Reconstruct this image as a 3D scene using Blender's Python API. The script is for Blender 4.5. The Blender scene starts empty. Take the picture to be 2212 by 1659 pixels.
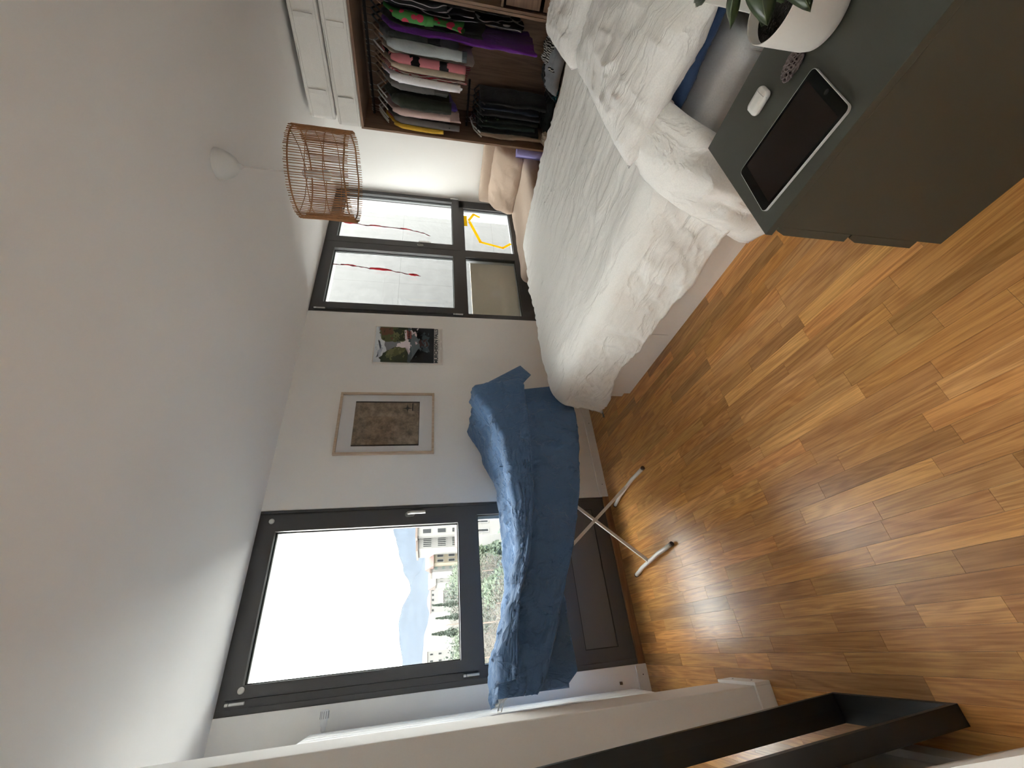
import bpy, bmesh, math, random
from math import sin, cos, pi, radians, sqrt
from mathutils import Vector, Matrix, noise
random.seed(7)
sc = bpy.context.scene
C = sc.collection
# ------------------------------------------------------------------ camera (phone held sideways: picture lies on its side)
YAW, PITCH, ROLL = 0.5790, -0.1974, -0.0151
CAM = Vector((-0.4674, -3.0192, 1.3955))
F_ = Vector((sin(YAW)*cos(PITCH), cos(YAW)*cos(PITCH), sin(PITCH)))
R0 = Vector((cos(YAW), -sin(YAW), 0)); D0 = F_.cross(R0)
R_ = R0*cos(ROLL) + D0*sin(ROLL); D_ = D0*cos(ROLL) - R0*sin(ROLL)
cd = bpy.data.cameras.new('camera'); cam = bpy.data.objects.new('camera', cd); C.objects.link(cam)
cd.sensor_fit = 'HORIZONTAL'; cd.sensor_width = 36.0; cd.lens = 883.25*36.0/2212
cd.clip_start = 0.02; cd.clip_end = 20000
m = Matrix.Identity(4)
for i in range(3):
    m[i][0] = D_[i]; m[i][1] = R_[i]; m[i][2] = -F_[i]; m[i][3] = CAM[i]
cam.matrix_world = m
sc.camera = cam
# ------------------------------------------------------------------ overcast sky, exposure
w = bpy.data.worlds.new('overcast_sky'); sc.world = w; w.use_nodes = True
bg = w.node_tree.nodes['Background']
bg.inputs[0].default_value = (1.0, 0.985, 0.955, 1); bg.inputs[1].default_value = 10.0
sc.view_settings.view_transform = 'Standard'; sc.view_settings.look = 'None'
sc.view_settings.gamma = 1.0; sc.view_settings.use_curve_mapping = False
sc.view_settings.exposure = 1.1
sc.cycles.max_bounces = 8; sc.cycles.diffuse_bounces = 6; sc.cycles.adaptive_threshold = 0.02; sc.cycles.glossy_bounces = 3; sc.cycles.transparent_max_bounces = 10; sc.cycles.caustics_reflective = False; sc.cycles.caustics_refractive = False
# ------------------------------------------------------------------ materials
MATS = {}
def mat(name, col, rough=.6, metal=0, spec=.5, bump=None, var=None, emit=None, coat=0, sheen=0, trans=0):
    """bump=(scale, strength, distance); var=(scale, amount) soft mottling of the colour"""
    if name in MATS: return MATS[name]
    M = bpy.data.materials.new(name); M.use_nodes = True; nt = M.node_tree
    b = nt.nodes['Principled BSDF']
    b.inputs['Base Color'].default_value = (*col, 1); b.inputs['Roughness'].default_value = rough
    b.inputs['Metallic'].default_value = metal; b.inputs['Specular IOR Level'].default_value = spec
    b.inputs['Coat Weight'].default_value = coat; b.inputs['Sheen Weight'].default_value = sheen
    tc = nt.nodes.new('ShaderNodeTexCoord')
    if var:
        n = nt.nodes.new('ShaderNodeTexNoise'); n.inputs['Scale'].default_value = var[0]; n.inputs['Detail'].default_value = 2
        nt.links.new(tc.outputs['Object'], n.inputs['Vector'])
        mx = nt.nodes.new('ShaderNodeMix'); mx.data_type = 'RGBA'
        a = var[1]
        mx.inputs[6].default_value = (*[c*(1-a) for c in col], 1); mx.inputs[7].default_value = (*[min(1, c*(1+a)) for c in col], 1)
        nt.links.new(n.outputs['Fac'], mx.inputs[0]); nt.links.new(mx.outputs[2], b.inputs['Base Color'])
    if bump:
        n = nt.nodes.new('ShaderNodeTexNoise'); n.inputs['Scale'].default_value = bump[0]; n.inputs['Detail'].default_value = 1
        nt.links.new(tc.outputs['Object'], n.inputs['Vector'])
        bp = nt.nodes.new('ShaderNodeBump'); bp.inputs['Strength'].default_value = bump[1]; bp.inputs['Distance'].default_value = bump[2]
        nt.links.new(n.outputs['Fac'], bp.inputs['Height']); nt.links.new(bp.outputs['Normal'], b.inputs['Normal'])
    MATS[name] = M
    return M
def cloth(name, col, scale=9, strength=.5, aniso=(1, 1, 1), var=.06, weave=True, col2=None, crease=.07):
    M = mat(name, col, .9, spec=.15, sheen=.15)
    nt = M.node_tree; b = nt.nodes['Principled BSDF']
    tc = nt.nodes.new('ShaderNodeTexCoord'); mp = nt.nodes.new('ShaderNodeMapping'); mp.inputs['Scale'].default_value = aniso
    nt.links.new(tc.outputs['Object'], mp.inputs['Vector'])
    n = nt.nodes.new('ShaderNodeTexNoise'); n.inputs['Scale'].default_value = scale; n.inputs['Detail'].default_value = 4
    n.inputs['Roughness'].default_value = .5; n.inputs['Distortion'].default_value = .5
    nt.links.new(mp.outputs[0], n.inputs['Vector'])
    # creases: thin ridges where the noise crosses its middle value
    sub = nt.nodes.new('ShaderNodeMath'); sub.operation = 'SUBTRACT'; sub.inputs[1].default_value = .5
    nt.links.new(n.outputs['Fac'], sub.inputs[0])
    ab = nt.nodes.new('ShaderNodeMath'); ab.operation = 'ABSOLUTE'; nt.links.new(sub.outputs[0], ab.inputs[0])
    mr = nt.nodes.new('ShaderNodeMapRange'); mr.inputs[2].default_value = .09; mr.inputs[3].default_value = 1; mr.inputs[4].default_value = 0
    nt.links.new(ab.outputs[0], mr.inputs[0])
    ad = nt.nodes.new('ShaderNodeMath'); ad.operation = 'MULTIPLY_ADD'; ad.inputs[1].default_value = crease
    nt.links.new(mr.outputs[0], ad.inputs[0]); nt.links.new(n.outputs['Fac'], ad.inputs[2])
    bp = nt.nodes.new('ShaderNodeBump'); bp.inputs['Strength'].default_value = strength; bp.inputs['Distance'].default_value = .02
    nt.links.new(ad.outputs[0], bp.inputs['Height']); nt.links.new(bp.outputs['Normal'], b.inputs['Normal'])
    n2 = nt.nodes.new('ShaderNodeTexNoise'); n2.inputs['Scale'].default_value = 220; nt.links.new(tc.outputs['Object'], n2.inputs['Vector']); n2.inputs['Detail'].default_value = 0
    mx = nt.nodes.new('ShaderNodeMix'); mx.data_type = 'RGBA'
    mx.inputs[6].default_value = (*[c*(1-var) for c in col], 1); mx.inputs[7].default_value = (*[min(1, c*(1+var)) for c in (col2 or col)], 1)
    nt.links.new(n2.outputs['Fac'], mx.inputs[0]); nt.links.new(mx.outputs[2], b.inputs['Base Color'])
    return M
def wood(name, c0, c1, axis=(14, 1.1, 14), scale=3.2, rough=.5, bump=.12, objcol=False, spec=.5, ring=.09, rax=.55):
    if name in MATS: return MATS[name]
    M = bpy.data.materials.new(name); M.use_nodes = True; nt = M.node_tree; b = nt.nodes['Principled BSDF']
    geo = nt.nodes.new('ShaderNodeNewGeometry'); oi = nt.nodes.new('ShaderNodeObjectInfo')
    mul = nt.nodes.new('ShaderNodeMath'); mul.operation = 'MULTIPLY'; mul.inputs[1].default_value = 57.3
    nt.links.new(oi.outputs['Random'], mul.inputs[0])
    cx = nt.nodes.new('ShaderNodeCombineXYZ')
    for k in range(3): nt.links.new(mul.outputs[0], cx.inputs[k])
    add = nt.nodes.new('ShaderNodeVectorMath'); add.operation = 'ADD'
    nt.links.new(geo.outputs['Position'], add.inputs[0]); nt.links.new(cx.outputs[0], add.inputs[1])
    mp = nt.nodes.new('ShaderNodeMapping'); mp.inputs['Scale'].default_value = axis
    nt.links.new(add.outputs[0], mp.inputs['Vector'])
    n = nt.nodes.new('ShaderNodeTexNoise'); n.inputs['Scale'].default_value = scale; n.inputs['Detail'].default_value = 4; n.inputs['Roughness'].default_value = .62
    n.inputs['Distortion'].default_value = .6
    nt.links.new(mp.outputs[0], n.inputs['Vector'])
    mp2 = nt.nodes.new('ShaderNodeMapping'); mp2.inputs['Scale'].default_value = tuple((a*rax if a > 5 else a*.55) for a in axis)
    nt.links.new(add.outputs[0], mp2.inputs['Vector'])
    wv = nt.nodes.new('ShaderNodeTexNoise'); wv.inputs['Scale'].default_value = 1.1; wv.inputs['Detail'].default_value = 2; wv.inputs['Distortion'].default_value = 1.0
    nt.links.new(mp2.outputs[0], wv.inputs['Vector'])
    m2 = nt.nodes.new('ShaderNodeMath'); m2.operation = 'MULTIPLY'; m2.inputs[1].default_value = 60
    nt.links.new(wv.outputs['Fac'], m2.inputs[0])
    sn = nt.nodes.new('ShaderNodeMath'); sn.operation = 'SINE'; nt.links.new(m2.outputs[0], sn.inputs[0])
    mr = nt.nodes.new('ShaderNodeMath'); mr.operation = 'MULTIPLY_ADD'; mr.inputs[1].default_value = ring
    nt.links.new(sn.outputs[0], mr.inputs[0]); nt.links.new(n.outputs['Fac'], mr.inputs[2])
    ramp = nt.nodes.new('ShaderNodeValToRGB')
    ramp.color_ramp.elements[0].position = .3; ramp.color_ramp.elements[0].color = (*c0, 1)
    ramp.color_ramp.elements[1].position = .68; ramp.color_ramp.elements[1].color = (*c1, 1)
    nt.links.new(mr.outputs[0], ramp.inputs[0])
    out = ramp.outputs[0]
    if objcol:
        mx = nt.nodes.new('ShaderNodeMix'); mx.data_type = 'RGBA'; mx.blend_type = 'MULTIPLY'; mx.inputs[0].default_value = 1
        nt.links.new(out, mx.inputs[6]); nt.links.new(oi.outputs['Color'], mx.inputs[7]); out = mx.outputs[2]
    nt.links.new(out, b.inputs['Base Color'])
    b.inputs['Roughness'].default_value = rough; b.inputs['Specular IOR Level'].default_value = spec
    bp = nt.nodes.new('ShaderNodeBump'); bp.inputs['Strength'].default_value = bump; bp.inputs['Distance'].default_value = .002
    nt.links.new(mr.outputs[0], bp.inputs['Height']); nt.links.new(bp.outputs['Normal'], b.inputs['Normal'])
    MATS[name] = M
    return M
def glass(name, tint=(.96, .98, .97)):
    if name in MATS: return MATS[name]
    M = bpy.data.materials.new(name); M.use_nodes = True; nt = M.node_tree
    for n in list(nt.nodes): nt.nodes.remove(n)
    o = nt.nodes.new('ShaderNodeOutputMaterial'); t = nt.nodes.new('ShaderNodeBsdfTransparent'); g = nt.nodes.new('ShaderNodeBsdfGlossy')
    t.inputs[0].default_value = (*tint, 1); g.inputs['Roughness'].default_value = .02
    lw = nt.nodes.new('ShaderNodeLayerWeight'); lw.inputs[0].default_value = .5
    pw = nt.nodes.new('ShaderNodeMath'); pw.operation = 'POWER'; pw.inputs[1].default_value = 5; nt.links.new(lw.outputs['Facing'], pw.inputs[0])
    fr = nt.nodes.new('ShaderNodeMath'); fr.operation = 'MULTIPLY_ADD'; fr.inputs[1].default_value = .9; fr.inputs[2].default_value = .03; nt.links.new(pw.outputs[0], fr.inputs[0])
    mx = nt.nodes.new('ShaderNodeMixShader')
    nt.links.new(fr.outputs[0], mx.inputs[0]); nt.links.new(t.outputs[0], mx.inputs[1]); nt.links.new(g.outputs[0], mx.inputs[2])
    nt.links.new(mx.outputs[0], o.inputs[0]); MATS[name] = M
    return M

def sheer(name, col, thru=.6):
    """thin paper or tape: light also passes through it"""
    M = mat(name, col, .7, spec=.2); nt = M.node_tree; b = nt.nodes['Principled BSDF']; o = nt.nodes['Material Output']
    t = nt.nodes.new('ShaderNodeBsdfTranslucent'); t.inputs[0].default_value = (*col, 1); mx = nt.nodes.new('ShaderNodeMixShader'); mx.inputs[0].default_value = thru
    nt.links.new(b.outputs[0], mx.inputs[1]); nt.links.new(t.outputs[0], mx.inputs[2]); nt.links.new(mx.outputs[0], o.inputs[0]); return M
WALL = mat('wall_paint', (.87, .855, .83), .9, spec=.0, var=(3, .015))
CEIL = mat('ceiling_paint', (.85, .835, .82), .95, spec=.0, var=(2, .015))
WHITE = mat('white_lacquer', (.84, .815, .78), .4, bump=(30, .02, .002))
TRIM = mat('white_trim', (.82, .80, .775), .5)
ANTH = mat('anthracite_aluminium', (.066, .065, .066), .45)
PANEL = mat('dark_grey_panel', (.105, .100, .093), .5)
RUB = mat('black_gasket', (.008, .008, .009), .6)
STEEL = mat('brushed_steel', (.62, .61, .59), .28, metal=1)
REV = mat('light_render', (.72, .725, .73), .9)
GLASS = glass('window_glass')
OAK = wood('oak_strip', (.40, .170, .045), (.66, .345, .115), axis=(46, 1.5, 46), rough=.30, bump=.12, objcol=True, spec=.5, ring=.085, rax=.16)
WARD = wood('wardrobe_oak', (.19, .115, .075), (.31, .20, .135), axis=(10, 10, .9), rough=.55)
WARDH = wood('wardrobe_oak_flat', (.19, .115, .075), (.31, .20, .135), axis=(10, .9, 10), rough=.55)
PALE = wood('pale_wood', (.50, .38, .27), (.64, .51, .39), axis=(20, 20, 2), rough=.5)

# ------------------------------------------------------------------ mesh helpers (all geometry in world metres)
class MB:
    def __init__(s): s.v = []; s.f = []; s.m = []; s.mi = 0
    def add(s, vs, fs):
        o = len(s.v); s.v += [tuple(v) for v in vs]; s.f += [tuple(i+o for i in f) for f in fs]; s.m += [s.mi]*len(fs); return s
    def box(s, a, b, bev=0):
        x0, x1 = sorted((a[0], b[0])); y0, y1 = sorted((a[1], b[1])); z0, z1 = sorted((a[2], b[2]))
        if not bev:
            return s.add([(x, y, z) for z in (z0, z1) for y in (y0, y1) for x in (x0, x1)],
                         [(0,2,3,1), (4,5,7,6), (0,1,5,4), (2,6,7,3), (0,4,6,2), (1,3,7,5)])
        bm = bmesh.new(); bmesh.ops.create_cube(bm, size=1)
        for v in bm.verts: v.co = Vector(((x0+x1)/2+v.co.x*(x1-x0), (y0+y1)/2+v.co.y*(y1-y0), (z0+z1)/2+v.co.z*(z1-z0)))
        bmesh.ops.bevel(bm, geom=bm.edges[:], offset=bev, segments=2, profile=.5, affect='EDGES')
        return s.bm(bm)
    def bm(s, bm):
        bm.verts.index_update(); s.add([v.co for v in bm.verts], [[v.index for v in f.verts] for f in bm.faces]); bm.free(); return s
    def prism(s, poly, d):
        """polygon of 3-D points swept by vector d"""
        n = len(poly); d = Vector(d); P = [Vector(p) for p in poly]
        return s.add(P + [p+d for p in P], [tuple(range(n))[::-1], tuple(range(n, 2*n))] + [(i, (i+1) % n, (i+1) % n+n, i+n) for i in range(n)])
    def tube(s, pts, r, seg=8, cap=True, closed=False):
        P = [Vector(p) for p in pts]; n = len(P); R = r if isinstance(r, (list, tuple)) else [r]*n
        vs = []; prev = None
        for i, p in enumerate(P):
            t = (P[(i+1) % n]-P[i-1]) if closed else (P[min(i+1, n-1)]-P[max(i-1, 0)])
            t.normalize()
            if prev is None: u = t.orthogonal().normalized()
            else:
                u = prev-t*prev.dot(t); u = u.normalized() if u.length > 1e-6 else t.orthogonal().normalized()
            prev = u; v = t.cross(u)
            vs += [p+(u*cos(a)+v*sin(a))*R[i] for a in [2*pi*k/seg for k in range(seg)]]
        fs = []
        for i in range(n if closed else n-1):
            j = (i+1) % n
            for k in range(seg): fs.append((i*seg+k, i*seg+(k+1) % seg, j*seg+(k+1) % seg, j*seg+k))
        if cap and not closed: fs += [tuple(range(seg))[::-1], tuple((n-1)*seg+k for k in range(seg))]
        return s.add(vs, fs)
    def lathe(s, prof, c=(0, 0, 0), seg=32, M=None):
        vs = []; M = M or Matrix.Identity(3); c = Vector(c)
        for r, z in prof: vs += [c+M @ Vector((r*cos(2*pi*k/seg), r*sin(2*pi*k/seg), z)) for k in range(seg)]
        return s.add(vs, [(i*seg+k, i*seg+(k+1) % seg, (i+1)*seg+(k+1) % seg, (i+1)*seg+k) for i in range(len(prof)-1) for k in range(seg)])
    def grid(s, fn, nu, nv, wrapu=False):
        vs = [fn(i/(nu if wrapu else nu-1), j/(nv-1)) for j in range(nv) for i in range(nu)]
        fs = []
        for j in range(nv-1):
            for i in range(nu if wrapu else nu-1):
                k = (i+1) % nu; fs.append((j*nu+i, j*nu+k, (j+1)*nu+k, (j+1)*nu+i))
        return s.add(vs, fs)
    def mesh(s, name, mats, smooth=False):
        me = bpy.data.meshes.new(name); me.from_pydata(s.v, [], s.f)
        for M in (mats if isinstance(mats, (list, tuple)) else [mats]): me.materials.append(M)
        if any(s.m): me.polygons.foreach_set('material_index', s.m)
        if smooth: me.polygons.foreach_set('use_smooth', [True]*len(me.polygons))
        me.update()
        return me
    def build(s, name, mats, parent=None, smooth=False, solid=0, label=None):
        o = bpy.data.objects.new(name, s.mesh(name, mats, smooth)); C.objects.link(o)
        if parent is not None: attach(o, parent)
        if solid:
            md = o.modifiers.new('thickness', 'SOLIDIFY'); md.thickness = solid; md.offset = -1
        if label: o['label'] = label
        return o
WM = {}
def attach(o, parent):
    o.parent = parent; o.matrix_parent_inverse = WM.get(parent.name, Matrix.Identity(4)).inverted()
def thing(name, label, cat, loc, group=None, kind=None):
    o = bpy.data.objects.new(name, None); C.objects.link(o); o.location = loc; o.empty_display_size = .1
    WM[o.name] = Matrix.Translation(loc)
    return tag(o, label, cat, group, kind)
def tag(o, label, cat, group=None, kind=None):
    if label: o['label'] = label
    if cat: o['category'] = cat
    if group: o['group'] = group
    if kind: o['kind'] = kind
    return o
def struct(o, label=None):
    o['kind'] = 'structure'
    if label: o['label'] = label
    return o
def sthing(name, loc, label=None):
    o = bpy.data.objects.new(name, None); C.objects.link(o); o.location = loc; WM[o.name] = Matrix.Translation(loc); return struct(o, label)
def lerp(tab, x):
    if x <= tab[0][0]: return tab[0][1]
    for (a, b), (c, d) in zip(tab, tab[1:]):
        if x <= c: return b+(d-b)*(x-a)/(c-a)
    return tab[-1][1]
def smooth(tab, x):
    if x <= tab[0][0]: return tab[0][1]
    for (a, b), (c, d) in zip(tab, tab[1:]):
        if x <= c:
            t = (x-a)/(c-a); t = t*t*(3-2*t); return b+(d-b)*t
    return tab[-1][1]
def nz(x, y, z=0, o=4): return noise.fractal(Vector((x, y, z)), .9, 2.1, o)

# ================================================================== THE ROOM
H = 2.5; XR = 4.20; XL = -.838; YN = -3.12
X1A, X1B = -.644, .451; X2A, X2B = 2.275, 4.20; WT = .26
fl = MB().box((XL-.3, YN-.1, -.25), (XR+.1, WT, -.012)).build('floor', mat('subfloor', (.03, .018, .01), .9)); struct(fl, 'strip parquet floor of golden oak')
# oak strips: rows run along y
PW = .0578; unit = MB().box((-.5, -.5, -.5), (.5, .5, .5)).mesh('plank', OAK)
rest = MB(); npl = 0
rng = random.Random(11)
fixed = {0: [(-2.098, -1.609, (1.32, 1.42, 1.5))], 5: [(-2.04, -1.54, (1.3, 1.4, 1.45))]}
x0 = .0995
def plank(xa, xb, ya, yb, col, dz):
    global npl
    o = bpy.data.objects.new('plank', unit); C.objects.link(o); attach(o, fl)
    o.location = ((xa+xb)/2, (ya+yb)/2, -.006+dz); o.scale = (xb-xa-.0006, yb-ya-.0007, .012); o.color = (*col, 1); npl += 1
for k in range(-17, 72):
    xa = x0+k*PW; xb = xa+PW
    if xb < XL-.1 or xa > XR: continue
    xa = max(xa, XL-.1); xb = min(xb, XR)
    y = 0.0; cuts = []
    if k in fixed:
        y0, y1, c = fixed[k][0]
        cuts = [(y1+.62, 0, None), (y1+.21, y1+.62, None), (y1, y1+.21, None), (y0, y1, c), (y0-.43, y0, None), (y0-.9, y0-.43, None), (YN, y0-.9, None)]
    else:
        y = rng.uniform(.0, .3)
        while y > YN:
            L = rng.choice((.22, .30, .38, .46, .5, .52)); a = max(YN, y-L); b = min(0, y)
            if b-a > .01: cuts.append((a, b, None))
            y -= L
    for a, b, c in cuts:
        if xa < 1.0:
            t = rng.random()
            if c is None:
                v = rng.gauss(1, .10) if t < .82 else rng.choice((.72, 1.26)); v = max(.66, min(1.32, v)); g = rng.uniform(.94, 1.06)
                c = (v, v*g, v*g*g*rng.uniform(.9, 1.1))
            plank(xa, xb, a, b, c, rng.uniform(-.0002, .0002))
        else:
            rest.box((xa+.0003, a+.0003, -.012), (xb-.0003, b-.0003, 0))
ro = rest.build('plank_field', OAK, fl); ro['kind'] = 'stuff'; ro.color = (1, 1, 1, 1)

struct(MB().box((XL-.3, YN-.1, H), (XR+.1, WT, H+.2)).build('ceiling', CEIL), 'plain white painted ceiling')
wb = MB()
wb.box((XL-.3, 0, -.25), (X1A, WT, H)); wb.box((X1B, 0, -.25), (X2A, WT, H)); wb.box((X1A, 0, -.25), (X1B, WT, .012)); wb.box((X2A, 0, -.25), (X2B, WT, .012))
wb.box((X1A, .10, 2.43), (X1B, WT, H)); wb.box((X2A, .10, 2.43), (X2B, WT, H)); wb.box((X2B, .09, -.25), (XR+.3, WT, H))
struct(wb.build('wall_back', [WALL]), 'white window wall')
struct(MB().box((XR, YN-.1, -.25), (XR+.2, .09, H)).build('wall_right', WALL), 'white wall behind the wardrobe')
struct(MB().box((XL-.2, -1.865, -.25), (XL, 0, H)).build('wall_left', WALL), 'white wall behind the radiator and mirror')
# doorway and hall added out of frame; the hall window supplies fill light
HX = -3.0
struct(MB().box((XL-.4, YN-.1, -.25), (XL-.2, -2.80, H)).box((XL-.4, -2.80, 2.06), (XL-.2, -1.95, H)).box((XL-.4, -1.95, -.25), (XL-.2, -1.865, H)).box((XL-.4, -2.80, -.25), (XL-.2, -1.95, -.002)).build('wall_entry', WALL))
struct(MB().box((HX-.2, -3.5, -.25), (XL-.4, -1.3, 0)).build('floor_added_hall', wood('added_hall_oak', (.40, .170, .045), (.66, .345, .115), axis=(46, 1.5, 46), rough=.4)))
struct(MB().box((HX-.2, -3.5, H), (XL-.4, -1.3, H+.2)).build('ceiling_added_hall', CEIL))
struct(MB().box((HX-.2, -3.6, -.25), (XL-.4, -3.5, H)).box((HX-.2, -1.3, -.25), (XL-.4, -1.2, H)).build('wall_added_hall_sides', WALL))
struct(MB().box((HX-.2, -3.5, -.25), (HX, -3.42, H)).box((HX-.2, -2.80, -.25), (HX, -1.3, H)).box((HX-.2, -3.42, -.25), (HX, -2.80, .95)).box((HX-.2, -3.42, 1.80), (HX, -2.80, H)).build('wall_added_hall_end', WALL))
w3 = sthing('window_added_fill', (HX, -3.11, .95), 'unseen hall window added for fill light')
wf = MB()
for a_, b_ in (((-3.42, .95), (-3.37, 1.80)), ((-2.85, .95), (-2.80, 1.80)), ((-3.37, .95), (-2.85, 1.0)), ((-3.37, 1.75), (-2.85, 1.80))): wf.box((HX-.12, a_[0], a_[1]), (HX-.05, b_[0], b_[1]))
wf.build('outer_frame', ANTH, w3); MB().box((HX-.09, -3.37, 1.0), (HX-.082, -2.85, 1.75)).build('pane', GLASS, w3)
struct(MB().box((XL-.4, YN-.2, -.25), (XR+.2, YN, H)).build('wall_near', WALL))
struct(MB().box((XL, -1.1335, 0), (-.70, -.8956, H), .004).build('wall_pilaster', WALL), 'white wall stub beside the radiator')
# baseboards with nail heads
def board(name, a, b, nails=()):
    o = MB().box(a, b, .002).build(name, TRIM); struct(o)
    for n in nails: MB().lathe([(0, 0), (.0035, 0), (.0035, .001)], n[0], 8, n[1]).build('nail', RUB, o)
RY = Matrix.Rotation(pi/2, 3, 'X')
board('baseboard_back', (X1B+.002, -.012, 0), (X2A, 0, .068), [((.55, -.0125, .03), RY), ((1.1, -.0125, .03), RY)])
board('baseboard_corner', (XL, -.012, 0), (X1A-.002, 0, .074), [((-.70, -.0125, .035), RY)])
RX = Matrix.Rotation(pi/2, 3, 'Y')
pb = MB()
pb.box((-.70, -1.1455, 0), (-.6875, -.8836, .072), .002); pb.box((XL, -1.1455, 0), (-.70, -1.1335, .072), .002)
o = struct(pb.build('baseboard_pilaster', TRIM))
for yy in (-.95, -1.08): MB().lathe([(0, 0), (.0035, 0), (.0035, .001)], (-.6872, yy, .036), 8, RX).build('nail', RUB, o)
board('baseboard_left', (XL, -1.865, 0), (XL+.02, -1.1455, .07))
# oak threshold strips under the windows
struct(MB().box((X1A, -.012, 0), (X1B, .03, .05), .003).build('trim_1', wood('threshold_oak', (.16, .07, .025), (.28, .13, .05), axis=(1, 12, 12))), 'oak strip under the big window')
struct(MB().box((X2A, -.012, 0), (X2B, .03, .05), .003).build('trim_2', MATS['threshold_oak']))
# slanted white panel by the left wall, kept low so hall light passes
d = Vector((.27, -.963, 0)); nrm = Vector((.963, .27, 0)); p0 = Vector((-.811, -1.868, 0))
struct(MB().prism([p0, p0+d*.55, p0+d*.55-nrm*.10, p0-nrm*.10], (0, 0, .52)).build('trim_3', TRIM), 'low slanted white panel at the left edge')
# ------------------------------------------------------------------ windows: dark aluminium frames with opening sashes above fixed panes
def ring(mb, x0, x1, z0, z1, g0, g1, h0, h1, ya, yb):
    """rectangular frame, outer x0..x1 z0..z1, opening g0..g1 h0..h1"""
    mb.box((x0, ya, z0), (g0, yb, z1)); mb.box((g1, ya, z0), (x1, yb, z1)); mb.box((g0, ya, z0), (g1, yb, h0)); mb.box((g0, ya, h1), (g1, yb, z1)); return mb
def sash(win, x0, x1, z0, z1, g0, g1, h0, h1, hinge_side, handle_x=None, dots=False):
    s = ring(MB(), x0, x1, z0, z1, g0, g1, h0, h1, -.014, .055).build('sash', ANTH, win)
    ring(MB(), g0, g1, h0, h1, g0+.006, g1-.006, h0+.006, h1-.006, .022, .034).build('gasket', RUB, s)
    ring(MB(), g0, g1, h0, h1, g0+.004, g1-.004, h0+.004, h1-.004, .046, .055).build('glazing_bead', mat('bead_grey', (.45, .46, .48), .4), s)
    MB().box((g0+.002, .036, h0+.002), (g1-.002, .044, h1-.002)).build('pane', GLASS, s)
    for zz in (z0+.045, z1-.06):
        MB().tube([(hinge_side, -.018, zz-.045), (hinge_side, -.018, zz+.03)], .008, 10).tube([(hinge_side, -.018, zz+.034), (hinge_side, -.018, zz+.05)], .008, 10).build('hinge', STEEL, win)
    if dots:
        for xx, zz in ((x0+.038, z1-.075), (x1-.036, z1-.045)):
            MB().lathe([(0, .0), (.017, 0), (.017, .006), (.012, .009), (0, .009)], (xx, -.014, zz), 20, RY).build('sensor_dot', mat('sensor_white', (.6, .58, .54), .4), s)
    if handle_x is not None:
        hz = 1.535
        MB().lathe([(0, .0), (.016, 0), (.016, .006), (0, .006)], (handle_x, -.014, hz+.006), 16, RY).box((handle_x-.0155, -.02, hz-.03), (handle_x+.0155, -.014, hz+.006)).lathe([(0, .0), (.0155, 0), (.0155, .006), (0, .006)], (handle_x, -.014, hz-.03), 16, RY).build('handle_rose', mat('rose_grey', (.35, .34, .31), .45), s)
        return s, hz
    return s, 0
w1 = sthing('window_1', (X1A, 0, 0), 'tall dark grey window with the valley view')
f = MB()
ya, yb = .004, .085
f.box((X1A, ya, .05), (-.575, yb, H)); f.box((.415, ya, .05), (X1B, yb, H)); f.box((-.575, ya, 2.462), (.415, yb, H))
f.box((-.575, ya, .05), (.415, yb, .155)); f.box((-.575, ya, .385), (.415, yb, .50)); f.box((-.575, ya, 1.045), (.415, yb, 1.085))
f.box((-.575, ya, .155), (-.54, yb, .385)); f.box((.36, ya, .155), (.415, yb, .385)); f.box((-.575, ya, .50), (-.558, yb, 1.045)); f.box((.362, ya, .50), (.415, yb, 1.045))
f.box((-.575, .058, 1.085), (-.535, yb, 2.462)); f.box((.375, .058, 1.085), (.415, yb, 2.462)); f.box((-.535, .058, 2.43), (.375, yb, 2.462)); f.box((-.535, .058, 1.085), (.375, yb, 1.12))
f.build('outer_frame', ANTH, w1)
e = MB()      # raised lips around the frame
e.box((X1A+.004, -.003, .05), (X1A+.03, ya, H-.004)); e.box((X1B-.02, -.003, .05), (X1B-.002, ya, H-.004)); e.build('frame_lip', ANTH, w1)
MB().box((-.54, .012, .155), (.36, .03, .385)).build('kick_panel', PANEL, w1)
ring(MB(), -.54, .36, .155, .385, -.535, .355, .160, .380, .006, .014).build('gasket', RUB, w1)
MB().box((-.556, .036, .502), (.36, .044, 1.043)).build('pane', GLASS, w1)
ring(MB(), -.558, .362, .50, 1.045, -.552, .356, .506, 1.039, .022, .034).build('gasket', RUB, w1)
ring(MB(), -.558, .362, .50, 1.045, -.545, .338, .52, 1.041, .05, .082).build('glazing_bead', MATS['bead_grey'] if 'bead_grey' in MATS else mat('bead_grey', (.45, .46, .48), .4), w1)
s, hz = sash(w1, -.572, .412, 1.080, 2.460, -.512, .309, 1.187, 2.383, -.592, .380, True)
MB().tube([(.380, -.02, hz), (.380, -.055, hz), (.3805, -.06, hz-.02), (.381, -.06, hz-.12)], [.010, .010, .0105, .0105], 12).build('window_handle', STEEL, s)
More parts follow.
